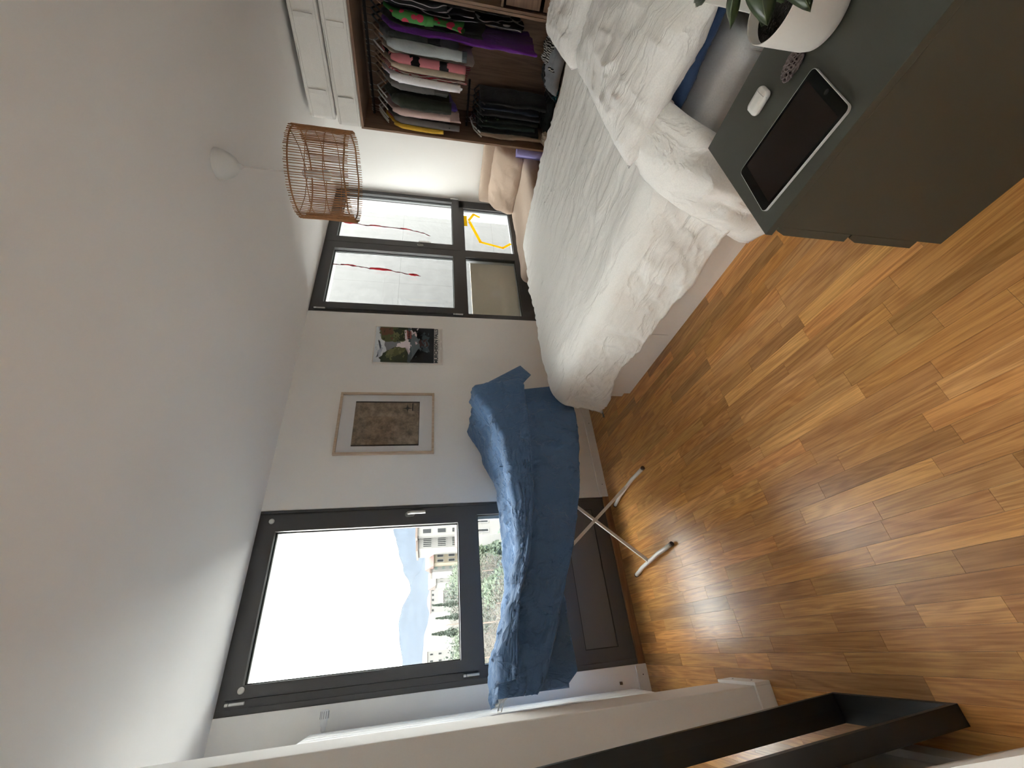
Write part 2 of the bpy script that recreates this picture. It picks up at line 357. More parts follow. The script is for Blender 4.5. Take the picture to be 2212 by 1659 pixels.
# second window: two sashes over two fixed panes
w2 = sthing('window_2', (X2A, 0, 0), 'wide dark grey window facing a concrete wall')
f = MB(); ya = .004
f.box((X2A, ya, .05), (2.333, yb, H)); f.box((4.06, ya, .05), (X2B, yb, 1.10)); f.box((4.165, ya, 1.10), (X2B, yb, H)); f.box((2.333, ya, 2.462), (4.165, yb, H))
f.box((2.333, ya, 1.036), (4.165, yb, 1.095)); f.box((3.172, ya, .478), (3.284, yb, 1.036)); f.box((2.333, ya, .36), (4.06, yb, .478)); f.box((2.333, ya, .05), (4.06, yb, .10))
f.box((2.30, .058, 1.095), (2.36, yb, 2.462)); f.box((4.145, .058, 1.095), (4.20, yb, 2.462)); f.box((2.36, .058, 2.43), (4.145, yb, 2.462)); f.box((2.36, .058, 1.095), (4.145, yb, 1.12)); f.box((3.22, .058, 1.12), (3.28, yb, 2.43))
f.build('outer_frame', ANTH, w2)
MB().box((2.333, .014, .10), (4.06, .03, .36)).build('kick_panel', PANEL, w2)
for a, b in ((2.333, 3.172), (3.284, 4.06)):
    MB().box((a+.002, .036, .480), (b-.002, .044, 1.034)).build('pane', GLASS, w2)
    ring(MB(), a, b, .478, 1.036, a+.006, b-.006, .484, 1.03, .022, .034).build('gasket', RUB, w2)
    ring(MB(), a, b, .478, 1.036, a+.004, b-.004, .482, 1.032, .05, .082).build('glazing_bead', MATS['bead_grey'], w2)
sash(w2, 2.310, 3.247, 1.090, 2.460, 2.385, 3.150, 1.172, 2.385, 2.300)
s, hz = sash(w2, 3.252, 4.190, 1.090, 2.460, 3.337, 4.130, 1.172, 2.385, 4.19, 3.285)
MB().tube([(3.285, -.02, hz), (3.285, -.06, hz), (3.285, -.064, hz-.01), (3.285, -.064, hz-.12)], [.008]*4, 12).build('window_handle', STEEL, s)
# strips of white sealant along the frame edges
sl = MB().box((X1B, -.002, .07), (X1B+.004, .001, H)).box((X1A-.005, -.002, .07), (X1A, .001, H)); sl.build('sealant', TRIM, w1)
MB().box((X2A-.005, -.002, .07), (X2A, .001, H)).build('sealant', TRIM, w2)

# ------------------------------------------------------------------ outside
# the wall opposite window 2: rough pale concrete in big cast panels
CONC = mat('concrete', (.066, .066, .066), .95, spec=.1, bump=(9, .35, .02), var=(5, .16))
cw = struct(MB().box((1.75, 3.62, -12), (13.2, 3.9, 5.2)).build('wall_outside', CONC), 'pale concrete wall across from the second window')
for i in range(4):
    for j in range(3):
        xa = 4.22+i*2.25; za = -2.3+j*2.2
        MB().box((xa, 3.6, za), (xa+2.2475, 3.62, za+2.1975)).build('concrete_panel', CONC, cw)
facade = MB().box((-9, WT, -12), (X1A, WT+.02, 3.2)).box((X1B, WT, -12), (X2A, WT+.02, 3.2)).box((X2B, WT, -12), (9, WT+.02, 3.2)).box((X1A, WT, 2.43), (X1B, WT+.02, 3.2)).box((X2A, WT, 2.43), (X2B, WT+.02, 3.2)).box((X1A, WT, -12), (X1B, WT+.02, .012)).box((X2A, WT, -12), (X2B, WT+.02, .012))
struct(facade.build('wall_facade', REV))
struct(MB().box((1.75, WT+.02, -12), (1.95, 3.6, 5.2)).build('wall_added_light_block', REV))  # unseen wing added to cut the sky light reaching the second window
struct(MB().box((-9, YN-.4, 3.0), (9, WT+.02, 3.2)).build('roof', REV))
# beige board leaning against the outside of the lower left pane
tag(MB().box((2.30, .10, .42), (3.215, .118, .978), .002).build('board', mat('beige_board', (.80, .71, .60), .8, bump=(40, .1, .002))), 'flat beige board standing outside the lower left pane of the second window', 'board')

GZ = -14.0
ground = struct(MB().box((-3000, 3.2, GZ-1), (5000, 9000, GZ)).build('ground', mat('ground_far', (.032, .032, .029), 1, var=(.02, .4), spec=.1)), 'open ground of the valley')
def polar(az, dist): return CAM.x+dist*sin(radians(az)), CAM.y+dist*cos(radians(az))
def ridge(name, label, prof, dist, depth, M, rough, seed):
    mb = MB(); a0, a1 = prof[0][0], prof[-1][0]; N = 150
    def fn(u, v):
        az = a0+(a1-a0)*u; el = smooth(prof, az)
        top = dist*math.tan(radians(el))*(1+rough*.05*nz(az*1.2, seed)) + CAM.z
        x, y = polar(az, dist-depth*(1-v) + (rough*90*nz(az*.8, v*3, seed) if 0 < v < 1 else 0))
        return (x, y, GZ+(top-GZ)*(v**1.15))
    mb.grid(fn, N, 14)
    # far slope closes the mountain
    mb.grid(lambda u, v: (lambda az: (*polar(az, dist+depth*v), GZ+(dist*math.tan(radians(smooth(prof, az)))*(1+rough*.05*nz(az*1.2, seed))+CAM.z-GZ)*(1-v)))(a0+(a1-a0)*u), N, 4)
    o = mb.build(name, M, smooth=True); return tag(o, label, 'mountain')
MT = mat('haze_blue_slope', (.022, .028, .037), 1, spec=.05, var=(.006, .25))  # base colour tinted blue to carry part of the haze
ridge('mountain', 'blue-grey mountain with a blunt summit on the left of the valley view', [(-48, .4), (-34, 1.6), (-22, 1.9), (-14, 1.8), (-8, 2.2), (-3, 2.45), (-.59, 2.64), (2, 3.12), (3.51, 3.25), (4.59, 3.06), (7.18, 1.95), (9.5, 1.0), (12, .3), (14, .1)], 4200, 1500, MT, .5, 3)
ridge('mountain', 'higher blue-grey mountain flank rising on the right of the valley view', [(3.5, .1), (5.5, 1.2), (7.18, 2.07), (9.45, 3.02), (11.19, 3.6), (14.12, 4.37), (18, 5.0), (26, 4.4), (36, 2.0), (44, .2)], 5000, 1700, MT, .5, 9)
tag(ridge('hill', 'low yellowish hill at the far left behind the trees', [(-40, -.6), (-20, .3), (-9, .1), (-3, .5), (-.61, .42), (1.75, .27), (3.55, -.2), (6, -1.2)], 620, 220, mat('dry_grass', (.032, .028, .018), 1, var=(.05, .2)), .2, 5), None, 'hill')
# thin haze volume in the valley; the slope colour carries the rest
hz_ = MB().box((-3000, 700, GZ+.5), (3200, 2400, 420)).build('valley_haze', None or mat('haze_tmp', (1, 1, 1)))
M = bpy.data.materials.new('haze'); M.use_nodes = True; nt = M.node_tree
for n in list(nt.nodes): nt.nodes.remove(n)
o_ = nt.nodes.new('ShaderNodeOutputMaterial'); vs_ = nt.nodes.new('ShaderNodeVolumeScatter')
vs_.inputs['Color'].default_value = (.42, .61, 1, 1); vs_.inputs['Density'].default_value = .000006; nt.links.new(vs_.outputs[0], o_.inputs['Volume'])
hz_.data.materials.clear(); hz_.data.materials.append(M); tag(hz_, 'thin bluish haze hanging in the valley', 'haze', kind='stuff')

BW = mat('white_render', (.085, .083, .08), .9); BC = mat('cream_render', (.080, .068, .047), .9); BR = mat('tile_roof', (.055, .025, .019), .9)
WD = mat('far_window', (.012, .013, .014), .6, spec=.1); BG = mat('green_shutter', (.035, .055, .05), .6); BB = mat('brown_roof', (.06, .045, .038), .9)
WFR = mat('far_window_frame', (.085, .085, .08), .6)
def building(name, label, az0, az1, dist, ztop, cols, rows, wallm, roof, depth=14, win=(.55, .5), winm=None, roofm=None, mull=0, floor_h=3.1, overhang=.5, first=1.0):
    xa, y_ = polar(az0, dist); xb, _ = polar(az1, dist); ya_ = CAM.y+dist*cos(radians((az0+az1)/2))
    t = thing(name, label, 'building', ((xa+xb)/2, ya_, GZ))
    MB().box((xa, ya_, GZ), (xb, ya_+depth, ztop)).build('wall', wallm, t)
    r = MB()
    if roof == 'flat': r.box((xa-overhang, ya_-overhang, ztop), (xb+overhang, ya_+depth, ztop+.45))
    else:
        r.add([(xa-overhang, ya_-overhang, ztop), (xb+overhang, ya_-overhang, ztop), (xb+overhang, ya_+depth, ztop), (xa-overhang, ya_+depth, ztop), ((xa+xb)/2-2, ya_+depth/2, ztop+roof), ((xa+xb)/2+2, ya_+depth/2, ztop+roof)],
              [(0, 1, 5, 4), (1, 2, 5), (2, 3, 4, 5), (3, 0, 4), (3, 2, 1, 0)])
    r.build('roof', roofm or BB, t)
    cw_ = (xb-xa)/cols
    for i in range(cols):
        for j in range(rows):
            cx = xa+cw_*(i+.5); zt = ztop-first-j*floor_h
            w0 = cw_*win[0]/2; hh = floor_h*win[1]
            f_ = ring(MB(), cx-w0, cx+w0, zt-hh, zt, cx-w0+.1, cx+w0-.1, zt-hh+.1, zt-.1, ya_-.06, ya_+.04).build('window_frame', WFR, t)
            MB().box((cx-w0+.1, ya_-.02, zt-hh+.1), (cx+w0-.1, ya_+.02, zt-.1)).build('pane', winm or WD, f_)
            if mull:
                mb = MB()
                for k in range(1, mull): xx = cx-w0+2*w0*k/mull; mb.box((xx-.07, ya_-.05, zt-hh+.1), (xx+.07, ya_-.03, zt-.1))
                mb.build('mullion', WFR, f_)
    return t
building('apartment_block', 'tall white apartment block with large dark windows at the right edge of the view', 13.0, 16.2, 95, 3.55, 3, 4, BW, 'flat', 12, (.62, .62))
building('apartment_block', 'lower white block with many-paned windows beside the tall white apartment block', 11.48, 12.95, 97, 3.45, 1, 4, BW, 'flat', 10, (.80, .62), None, None, 5)
building('apartment_block', 'cream apartment block with a red tiled roof and loggia windows', 9.66, 11.44, 104, .0, 3, 3, BC, 1.9, 12, (.66, .60), None, BR, 0, 2.6, .5, .7)
building('apartment_block', 'narrow pale house with green shutters in a column', 8.66, 9.6, 108, .4, 1, 4, BW, 'flat', 10, (.5, .5), BG, None, 0, 1.7, .2, .6)
building('house', 'brown roofed house half hidden among the trees', 7.4, 8.4, 125, -.9, 3, 2, BW, 2.0, 10, (.5, .45), None, BB, 0, 2.4)
building('house', 'small pale house with two rows of windows left of the bare tree', 5.2, 6.6, 140, -3.4, 6, 3, BW, 1.4, 9, (.5, .45), None, BB, 0, 1.9, .4, .4)
building('house', 'little white house at the far left edge of the view', -1.6, .35, 130, 1.1, 3, 2, BW, .8, 9, (.4, .45), None, BB, 0, 2.2, .3, .6)
building('house', 'long low pale house in the distance below the ridge', 4.2, 7.0, 300, -1.0, 5, 1, BW, 2.2, 12, (.5, .5), None, BR, 0, 3.0, .4, .6)
building('house', 'white gabled house standing below the apartment blocks', 12.6, 17.5, 46, -3.2, 4, 2, BW, 1.6, 9, (.45, .5), None, BR, 0, 2.5, .3, .5)

LEAFG = mat('leaf_green', (.022, .034, .017), .8, var=(.8, .45)); LEAFD = mat('leaf_dark', (.012, .02, .013), .8, var=(.8, .45)); TWIG = mat('bare_twigs', (.045, .038, .032), .9, var=(.9, .3)); BARK = mat('tree_bark', (.10, .075, .06), .9)
def tree(name, label, az, dist, ztop, rad, kind, M, seed, n=2600):
    x, y = polar(az, dist); rg = random.Random(seed); hgt = ztop-GZ
    t = thing(name, label, 'tree', (x, y, GZ), 'trees and shrubs below the window')
    MB().tube([(x, y, GZ), (x+.1, y, GZ+hgt*.5), (x, y, ztop-hgt*.05)], [rad*.09, rad*.06, .03], 7).build('trunk', BARK, t)
    fo = MB()
    for i in range(n):
        if kind == 'cone':
            h_ = rg.random()**.8; r = rad*(1-h_)*sqrt(rg.random())*(.75+.25*sin(h_*55)); zz = GZ+hgt*(.15+.85*h_)
            a = rg.uniform(0, 2*pi); c = Vector((x+r*cos(a), y+r*sin(a), zz-.25*r))
        else:
            v = Vector((rg.gauss(0, 1), rg.gauss(0, 1), rg.gauss(0, 1))).normalized()
            k = (.55+.45*rg.random())*(1+.28*nz(v.x*2, v.y*2, v.z*2+seed))
            c = Vector((x, y, ztop-rad*1.15))+Vector((v.x*rad, v.y*rad, v.z*rad*1.15))*k
        s_ = rg.uniform(.10, .26)*max(.7, rad/3.4)*(.75 if kind == 'bare' else 1)
        u = Vector((rg.gauss(0, 1), rg.gauss(0, 1), rg.gauss(0, 1))).normalized(); q = u.orthogonal().normalized()
        if kind == 'bare': fo.add([c-u*s_*2.2, c+q*s_*.12, c+u*s_*2.2], [(0, 1, 2)])
        else: fo.add([c-u*s_, c+q*s_*.6, c+u*s_, c-q*s_*.6], [(0, 1, 2, 3)])
    o = fo.build('twigs' if kind == 'bare' else 'foliage', M, t); o['kind'] = 'stuff'
    return t
tree('leafy_tree', 'green leafy tree in front of the brown roofed house', 7.9, 60, -1.6, 2.6, 'round', LEAFG, 1)
tree('conifer', 'dark slender conifer right of the valley trees', 5.0, 62, .6, 2.2, 'cone', LEAFD, 2)
tree('conifer', 'dark conifer reaching up to the yellowish hill', 3.6, 58, .3, 2.4, 'cone', LEAFD, 3)
tree('conifer', 'broad dark conifer at the left of the valley trees', 2.0, 60, .7, 3.0, 'cone', LEAFD, 4, 3200)
tree('leafy_tree', 'round green tree low between the conifers', 3.0, 50, -2.2, 2.6, 'round', LEAFG, 5)
tree('leafy_tree', 'round green tree at the left end of the tree belt', .6, 52, -1.2, 2.4, 'round', LEAFG, 6)
tree('bare_tree', 'brownish bare tree standing before the round green trees', 2.6, 38, -1.4, 2.2, 'bare', TWIG, 7, 4200)
tree('bare_tree', 'wide bare grey tree filling the lower pane on the left', .2, 24, -1.35, 2.3, 'bare', TWIG, 8, 9000)
tree('bare_tree', 'second bare grey tree in the lower pane behind the blue sheet', 4.6, 26, -1.9, 2.2, 'bare', TWIG, 12, 7000)
tree('leafy_tree', 'bright green shrubby tree in the lower pane beside the bare twigs', 6.0, 30, -2.2, 1.5, 'round', LEAFG, 9)
tree('conifer', 'spreading green pine in the lower pane on the right', 11.0, 34, -1.9, 3.2, 'cone', LEAFG, 10, 4200)
tree('bare_tree', 'thin bare tree between the pine and the shrubby tree', 8.4, 36, -2.4, 1.9, 'bare', TWIG, 11, 3600)

# belt of bushes and trees that fills the slope below the house
rb = random.Random(77)
belt = [(-.9, 44, -2.6, 3.0), (1.5, 47, -2.9, 2.8), (4.0, 52, -2.6, 3.0), (6.4, 56, -2.2, 3.0), (8.9, 58, -3.0, 3.0), (-.4, 70, -1.3, 3.6), (2.8, 74, -1.0, 3.6), (5.7, 78, -1.2, 3.6), (7.2, 84, -1.9, 3.4), (10.0, 66, -4.6, 3.2), (12.4, 62, -4.4, 3.0), (1.2, 30, -3.0, 2.4), (3.4, 29, -3.6, 2.2), (7.4, 32, -3.6, 2.2), (12.6, 30, -3.4, 2.2), (9.8, 27, -3.2, 2.0), (-1.6, 28, -3.0, 2.0)]
ORD = ['leftmost', 'second from the left', 'third from the left', 'fourth from the left', 'fifth from the left', 'sixth from the left', 'seventh from the left']
for nm, lo_, hi_ in (('nearest', 0, 40), ('middle', 40, 60), ('farthest', 60, 200)):
    for k, (az, ds, zt, rd_) in enumerate(sorted(b_ for b_ in belt if lo_ <= b_[1] < hi_)):
        i = belt.index((az, ds, zt, rd_))
        tree('bush', 'grey-green bush outside, %s in the %s row of shrubs' % (ORD[k], nm), az, ds, zt, rd_, 'round' if i % 3 else 'bare', LEAFD if i % 2 else LEAFG if i % 3 else TWIG, 100+i, 2200 if i % 3 else 5200)
# ================================================================== BED
BX0, BX1, BY0, BY1 = .957, 2.557, -2.70, -.70
bed = thing('storage_bed', 'white storage bed with drawers and a plain headboard', 'bed', (1.757, -1.7, 0))
MB().box((BX0+.02, BY0, .045), (BX1, BY1, .30), .003).build('base', WHITE, bed)
MB().box((BX0+.004, BY0, 0), (BX1-.01, BY1-.035, .043)).build('plinth', WHITE, bed)
for a, b in ((BY0, -2.069), (-2.065, -1.386), (-1.382, BY1+.0)):
    MB().box((BX0, a, .046), (BX0+.019, b, .298), .0015).build('drawer_front', WHITE, bed)
MB().box((BX0-.01, BY0-.10, 0), (BX1+.01, BY0-.06, .93), .003).build('headboard', mat('white_headboard', (.80, .79, .75), .35), bed)
SHEET = cloth('pale_fitted_sheet', (.82, .82, .835), 5, .25)
DUV = cloth('white_linen', (.84, .825, .80), 9, .7, (1.5, .35, 1), crease=.15)
DUVF = cloth('white_linen_fold', (.84, .825, .80), 9, .7, (.7, 1.2, 1), crease=.15)
PIL = cloth('white_pillow_linen', (.89, .87, .85), 8, .7, (2.2, .6, 1), crease=.15)
def slab(x0, x1, y0, y1, z0, z1, r, wr, sc_, n=60, sd=0, sag=0):
    """soft rectangular block: superellipse rounded, noise-wrinkled"""
    mb = MB()
    bm = bmesh.new(); bmesh.ops.create_cube(bm, size=2)
    bmesh.ops.subdivide_edges(bm, edges=bm.edges[:], cuts=n, use_grid_fill=True)
    cx, cy, cz = (x0+x1)/2, (y0+y1)/2, (z0+z1)/2; hx, hy, hz = (x1-x0)/2, (y1-y0)/2, (z1-z0)/2
    for v in bm.verts:
        p = Vector((v.co.x*hx, v.co.y*hy, v.co.z*hz))
        q = Vector((max(-hx+r, min(hx-r, p.x)), max(-hy+r, min(hy-r, p.y)), max(-hz+min(r, hz), min(hz-min(r, hz), p.z))))
        dlt = p-q
        if dlt.length > 1e-9: p = q+dlt.normalized()*min(r, max(abs(dlt.x), abs(dlt.y), abs(dlt.z)))
        k = wr*nz(p.x*sc_+sd, p.y*sc_, p.z*sc_)
        nrm = Vector((p.x/hx**2, p.y/hy**2, p.z/hz**2)).normalized()
        v.co = Vector((cx, cy, cz))+p+nrm*k
    return mb.bm(bm)
mt = tag(slab(BX0+.005, BX1, BY0, BY1+.02, .302, .50, .05, .004, 4).build('mattress', SHEET, smooth=True), 'thick mattress in a pale grey fitted sheet on the white bed', 'mattress')
MB().tube([(BX0+.018, BY0+.016, .31), (BX0+.018, BY0+.016, .45), (BX0+.026, BY0+.024, .476)], .003, 6).build('corner_seam', SHEET, mt)
# duvet: rounded over the bed edge, hanging at the left side and over the foot
hemL = [(-2.5, .21), (-2.07, .205), (-1.86, .21), (-1.57, .238), (-1.31, .248), (-1.18, .266), (-.98, .25), (-.78, .20), (-.6, .19)]
def soft(e, r):
    """e = distance past the bed edge along the cloth -> (outward, down)"""
    if e <= -r: return (e, 0)
    if e < r*.57:
        a = (e+r)/(r*1.57)*(pi/2); return (-r+r*sin(a)*1.0, r*(1-cos(a)))
    return (0, r+(e-r*.57))
ZT = .592
def duvet_at(u, v, lift=0):
    # u: 0 right hem .. 1 left hem ; v: 0 head .. 1 foot hem
    LX = .30+1.66+.42
    s_ = u*LX
    yv = v*2.16
    # lengthwise
    oy, dy = soft(yv-1.82, .13)
    y = -2.46+ (yv if yv-1.82 <= -.13 else 1.82+oy)
    # crosswise
    xc = BX0-.025
    if s_ > 1.13:
        ox, dx = soft(s_-1.96, .13)
        x = xc+ -(ox if s_-1.96 > -.13 else s_-1.96)
    else:
        ox, dx = soft(.30-s_, .11)
        x = BX1+.03+(ox if .30-s_ > -.11 else .30-s_)
    zt = ZT+.012*nz(x*2.2, y*2.0, 3)+.010*sin((x-1.75)*1.9+.6)
    z = zt-sqrt(dx*dx+dy*dy)
    if s_ > 1.13 and dx > 0:
        h_ = lerp(hemL, y); full = soft(.42, .13)[1]
        z = zt-sqrt((dx/full*(zt-h_))**2+dy*dy)
        z = max(z, .19+.03*abs(nz(y*9, x*9)))
    hang = max(0, min(1, (dx+dy)/.2))
    # wrinkles
    wv = .012*nz(x*3.2, y*1.6, 1)+.0045*nz(x*11+2*nz(x*2, y*2), y*3.5, 5)
    long_ = .015*(1-abs(sin((x*1.0-y*.10)*38+3.5*nz(x*1.6, y*1.0, 9))))**4*max(0, min(1, (x-1.25)/.6))*max(0, min(1, .5+nz(x*1.5, y*1.3, 4)*1.6))+.012*(1-abs(sin((y*.8+x*.3)*16+5*nz(x*1.3, y*1.9, 12))))**5*max(0, nz(x*1.6, y*1.6, 14)+.15)
    z += (wv+long_)*(1-hang*.8)
    rip = hang*(.022*nz(y*3.2, x*2, 2)+.007*nz(y*11, z*7, 6)+.010*sin(y*13+3*nz(y*2, 1)+z*5)+.007*(1-abs(sin(y*21+z*14+4*nz(y*3, z*4, 3))))**4)
    fl_ = hang*.05*max(0, dx+dy-.1)/.3
    if dx >= dy*.8: x -= (rip+fl_)*(1 if s_ > 1.13 else -1)
    else: y += rip+.02*hang
    return Vector((x, y, z+lift))
dv = thing('duvet', 'rumpled white linen duvet spread over the bed, folded back at the head', 'duvet', (1.75, -1.55, .5))
MB().grid(duvet_at, 190, 180).build('cover', DUV, dv, True, .012)
# turned-back flap at the head end
def fold_at(u, v):
    # u across right..left ; v: 0 under the fold line, 1 at the hem
    LX = .30+1.66+.52
    s_ = u*LX
    xc = BX0-.05
    if s_ > 1.13: ox, dx = soft(s_-1.985, .12); x = xc-(ox if s_-1.985 > -.12 else s_-1.985)
    else: ox, dx = soft(.30-s_, .11); x = BX1+.045+(ox if .30-s_ > -.11 else .30-s_)
    left = s_ > 1.13
    yh = -2.47+.05*sin((x-.9)*1.4)+ (0 if not left else .12*min(1, dx/.5))
    yf = -2.215-.05*max(0, 1-(x-.95)/.35 if x > .95 else 1) + (.17*min(1, dx/.5) if left else 0)
    a = v*1.12
    if a < .22:          # rolled edge
        t = a/.22*pi; y = yh-.012+.035*(1-cos(t))*.5-.03*sin(t); up = .002+.045*(1-cos(t))/2
    else:
        t = (a-.22)/.9; y = yh+.024+(yf-yh-.024)*t; up = .047+.03*sin(pi*min(1, t*1.05))*(1-.3*t)-.034*t**3
    z = ZT+.012*nz(x*2.2, y*2.0, 3)-dx*1.0
    if left and dx > 0: z = ZT+.008-dx*(ZT-.075)/soft(.495, .12)[1]
    z += up*(1 if not left or dx < .02 else max(0, 1-dx/.12))
    hang = max(0, min(1, dx/.15))
    wob = .012*nz(x*3, y*4, 7)+.004*nz(x*12, y*6, 8)+.020*(1-abs(sin((x*.8+y*1.1)*18+3*nz(x*2.2, y*2, 5))))**4*(.5+nz(x*2, y*2, 2))
    z += wob*(1-hang)
    if hang: x += (-(up+.014)-.02*nz(y*7, z*4, 3)-.006*sin(y*60+z*9))*hang*(1 if left else -1)
    return Vector((x, y, z))
MB().grid(fold_at, 190, 46).build('turned_back_edge', DUVF, dv, True, .01, 'wrinkled turned-back head end of the duvet')
def pillow(name, label, cx, cy, cz, L, W, T, rot, tilt, M, seed, flange=0):
    bm = bmesh.new(); N = 46; mb = MB(); Rz = Matrix.Rotation(rot, 3, 'Z') @ Matrix.Rotation(tilt[0], 3, 'X') @ Matrix.Rotation(tilt[1], 3, 'Y')
    for sgn in (1, -1):
        def fn(u, v):
            a = u*2-1; b = v*2-1
            k = max(0, (1-abs(a)**2.6)*(1-abs(b)**2.6))**.42
            pinch = 1-.06*(1-abs(b))*abs(a)**3-.0
            x = a*L/2*(1-.05*(1-abs(b)**2)*abs(a)**4); y = b*W/2*(1-.07*(1-abs(a)**2)*abs(b)**4)
            z = sgn*T/2*k*(1+.12*nz(a*1.5, b*1.5, seed))
            z += sgn*k*(.012*nz(a*3+seed, b*2, 1)+.004*nz(a*9, b*5, seed)+.016*(1-abs(sin(a*11+b*1.2+3*nz(a*1.6, b*1.6, seed))))**4*max(0, .4+nz(a*2, b*2, seed+3))+.010*(1-abs(sin(b*8-a*3+3*nz(a*2, b*2, seed+7))))**5)
            return Vector((cx, cy, cz))+Rz @ Vector((x, y, z))
        g = MB().grid(fn, N, N)
        if sgn < 0: g.f = [f_[::-1] for f_ in g.f]
        mb.add(g.v, g.f)
    o = mb.build(name, M, smooth=True)
    bm = bmesh.new(); bm.from_mesh(o.data); bmesh.ops.remove_doubles(bm, verts=bm.verts[:], dist=.0004); bm.to_mesh(o.data); bm.free()
    if flange:
        def ff(u, v):
            a = u*2-1; return Vector((cx, cy, cz))+Rz @ Vector((a*L/2*.985, -W/2*(1-.07*(1-a*a))-flange*v*(1-.25*a*a)+.012, -.012*v+.010*nz(a*5, v, seed)*v+.006*sin(a*14)*v))
        MB().grid(ff, 60, 8).build('hem_flap', M, o, True, .003)
    return tag(o, label, 'pillow')
pillow('pillow', 'flat blue pillow lying beneath the white pillow', 1.47, -2.60, .545, .82, .30, .10, .02, (0, 0), cloth('blue_linen', (.075, .13, .27), 9, .5), 3)
pillow('pillow', 'big crumpled white pillow on top of the blue one', 1.455, -2.515, .660, .98, .48, .20, .03, (.14, 0), PIL, 5, .07)
pillow('pillow', 'white pillow at the wardrobe side of the bed', 2.26, -2.42, .66, .62, .44, .26, .1, (.3, 0), PIL, 8)

# ================================================================== NIGHTSTAND and the things on it
NS = mat('grey_green_lacquer', (.055, .058, .047), .42, bump=(120, .05, .001)); NSD = mat('groove_green', (.03, .037, .034), .5)
NX0, NX1, NY0, NY1 = .362, .785, -2.474, -2.955
ns = thing('nightstand', 'grey-green two-drawer nightstand beside the bed head', 'nightstand', (.57, -2.71, 0))
MB().box((NX0, NY1, .531), (NX1, NY0, .551), .001).build('top_panel', NS, ns)
for xa in (NX0, NX1-.018): MB().box((xa, NY1, 0), (xa+.018, NY0-.026, .531)).build('side_panel', NS, ns)
MB().box((NX0+.018, NY1, .05), (NX1-.018, NY1+.006, .531)).build('back_panel', NS, ns)
MB().box((NX0+.018, NY0-.035, 0), (NX1-.018, NY0-.027, .083)).build('plinth', NS, ns)
for z0, z1 in ((.307, .530), (.083, .304)):
    dpoly = [(NX0, NY0-.025, z0), (NX0, NY0-.003, z0), (NX0, NY0-.003, z1-.032), (NX0, NY0-.014, z1-.003), (NX0, NY0-.025, z1-.003)]
    dd = MB().prism(dpoly, (NX1-NX0, 0, 0)).build('drawer', NS, ns)
    MB().box((NX0+.001, NY0-.0262, z1-.036), (NX1-.001, NY0-.024, z1+.001)).build('grip_groove', NSD, dd)
ZN = .5515
tb = thing('tablet', 'black-screened tablet with silver edge lying on the nightstand', 'tablet', (.485, -2.638, ZN))
def rrect(cx, cy, hx, hy, r, ang, z, n=6):
    P = []
    for qx, qy, a0 in ((1, 1, 0), (-1, 1, pi/2), (-1, -1, pi), (1, -1, 3*pi/2)):
        for k in range(n+1):
            a = a0+pi/2*k/n; P.append((qx*(hx-r)+r*cos(a), qy*(hy-r)+r*sin(a)))
    return [(cx+x*cos(ang)-y*sin(ang), cy+x*sin(ang)+y*cos(ang), z) for x, y in P]
TA = -.06
MB().prism(rrect(.485, -2.638, .0858, .1278, .013, TA, ZN+.001), (0, 0, .0068)).build('tablet_body', mat('silver_edge', (.80, .80, .79), .35, metal=.4), tb)
SCR = mat('dark_glass', (.016, .011, .010), .06, spec=.16)
MB().prism(rrect(.485, -2.638, .0845, .1265, .011, TA, ZN+.0075), (0, 0, .0006)).build('bezel_glass', mat('bezel_black', (.004, .004, .004), .08, spec=.12), tb)
MB().prism(rrect(.485, -2.638, .076, .103, .002, TA, ZN+.0081), (0, 0, .0002)).build('screen', SCR, tb)
MB().prism(rrect(.485-.117*sin(TA)*-1, -2.638-.115, .006, .006, .006, TA, ZN+.0081), (0, 0, .0003)).build('home_button', mat('button_dark', (.02, .02, .021), .15), tb)
GLOSSW = mat('glossy_white_plastic', (.74, .72, .69), .12, spec=.6, coat=.4)
ec = thing('earbud_case', 'small glossy white earbud case on the nightstand', 'earbud case', (.668, -2.655, ZN))
body = slab(.645, .691, -2.6855, -2.6245, ZN+.0005, ZN+.0215, .0125, 0, 1, 14)
body.build('case_body', GLOSSW, ec, True)
MB().tube([(.6445, -2.672, ZN+.012), (.650, -2.672, ZN+.0205), (.668, -2.672, ZN+.0222), (.686, -2.672, ZN+.0205), (.6915, -2.672, ZN+.012)], .0007, 5).build('lid_seam', mat('seam_grey', (.35, .34, .33), .5), ec)
cn = thing('seed_cone', 'small grey-brown seed cone lying beside the plant pot', 'seed cone', (.626, -2.748, ZN))
CON = mat('cone_scale', (.19, .15, .15), .8); CON2 = mat('cone_core', (.05, .035, .035), .9)
ax0 = Vector((.6265, -2.776, ZN+.015)); ax1 = Vector((.624, -2.720, ZN+.010))
MB().tube([ax0, (ax0+ax1)/2, ax1], [.008, .0095, .003], 8).build('core', CON2, cn)
sm = MB().lathe([(.0020, 0), (.0052, .0018), (.0064, .0056), (.0046, .0060), (.0028, .0020)], (0, 0, 0), 8).mesh('scale', CON, True)
for k in range(44):
    t = (k+.5)/44; a = k*2.4; r = .0085*sin(pi*min(1, .18+t*.8))+.002; c = ax0.lerp(ax1, t); dirv = Vector((cos(a), -.25, sin(a))).normalized()
    pz = c+Vector((cos(a)*r, 0, sin(a)*r)); pz.z = max(pz.z, ZN+.003)
    o = bpy.data.objects.new('scale', sm); C.objects.link(o); attach(o, cn); o.location = pz; o.rotation_mode = 'QUATERNION'; o.rotation_quaternion = dirv.to_track_quat('Z', 'Y')
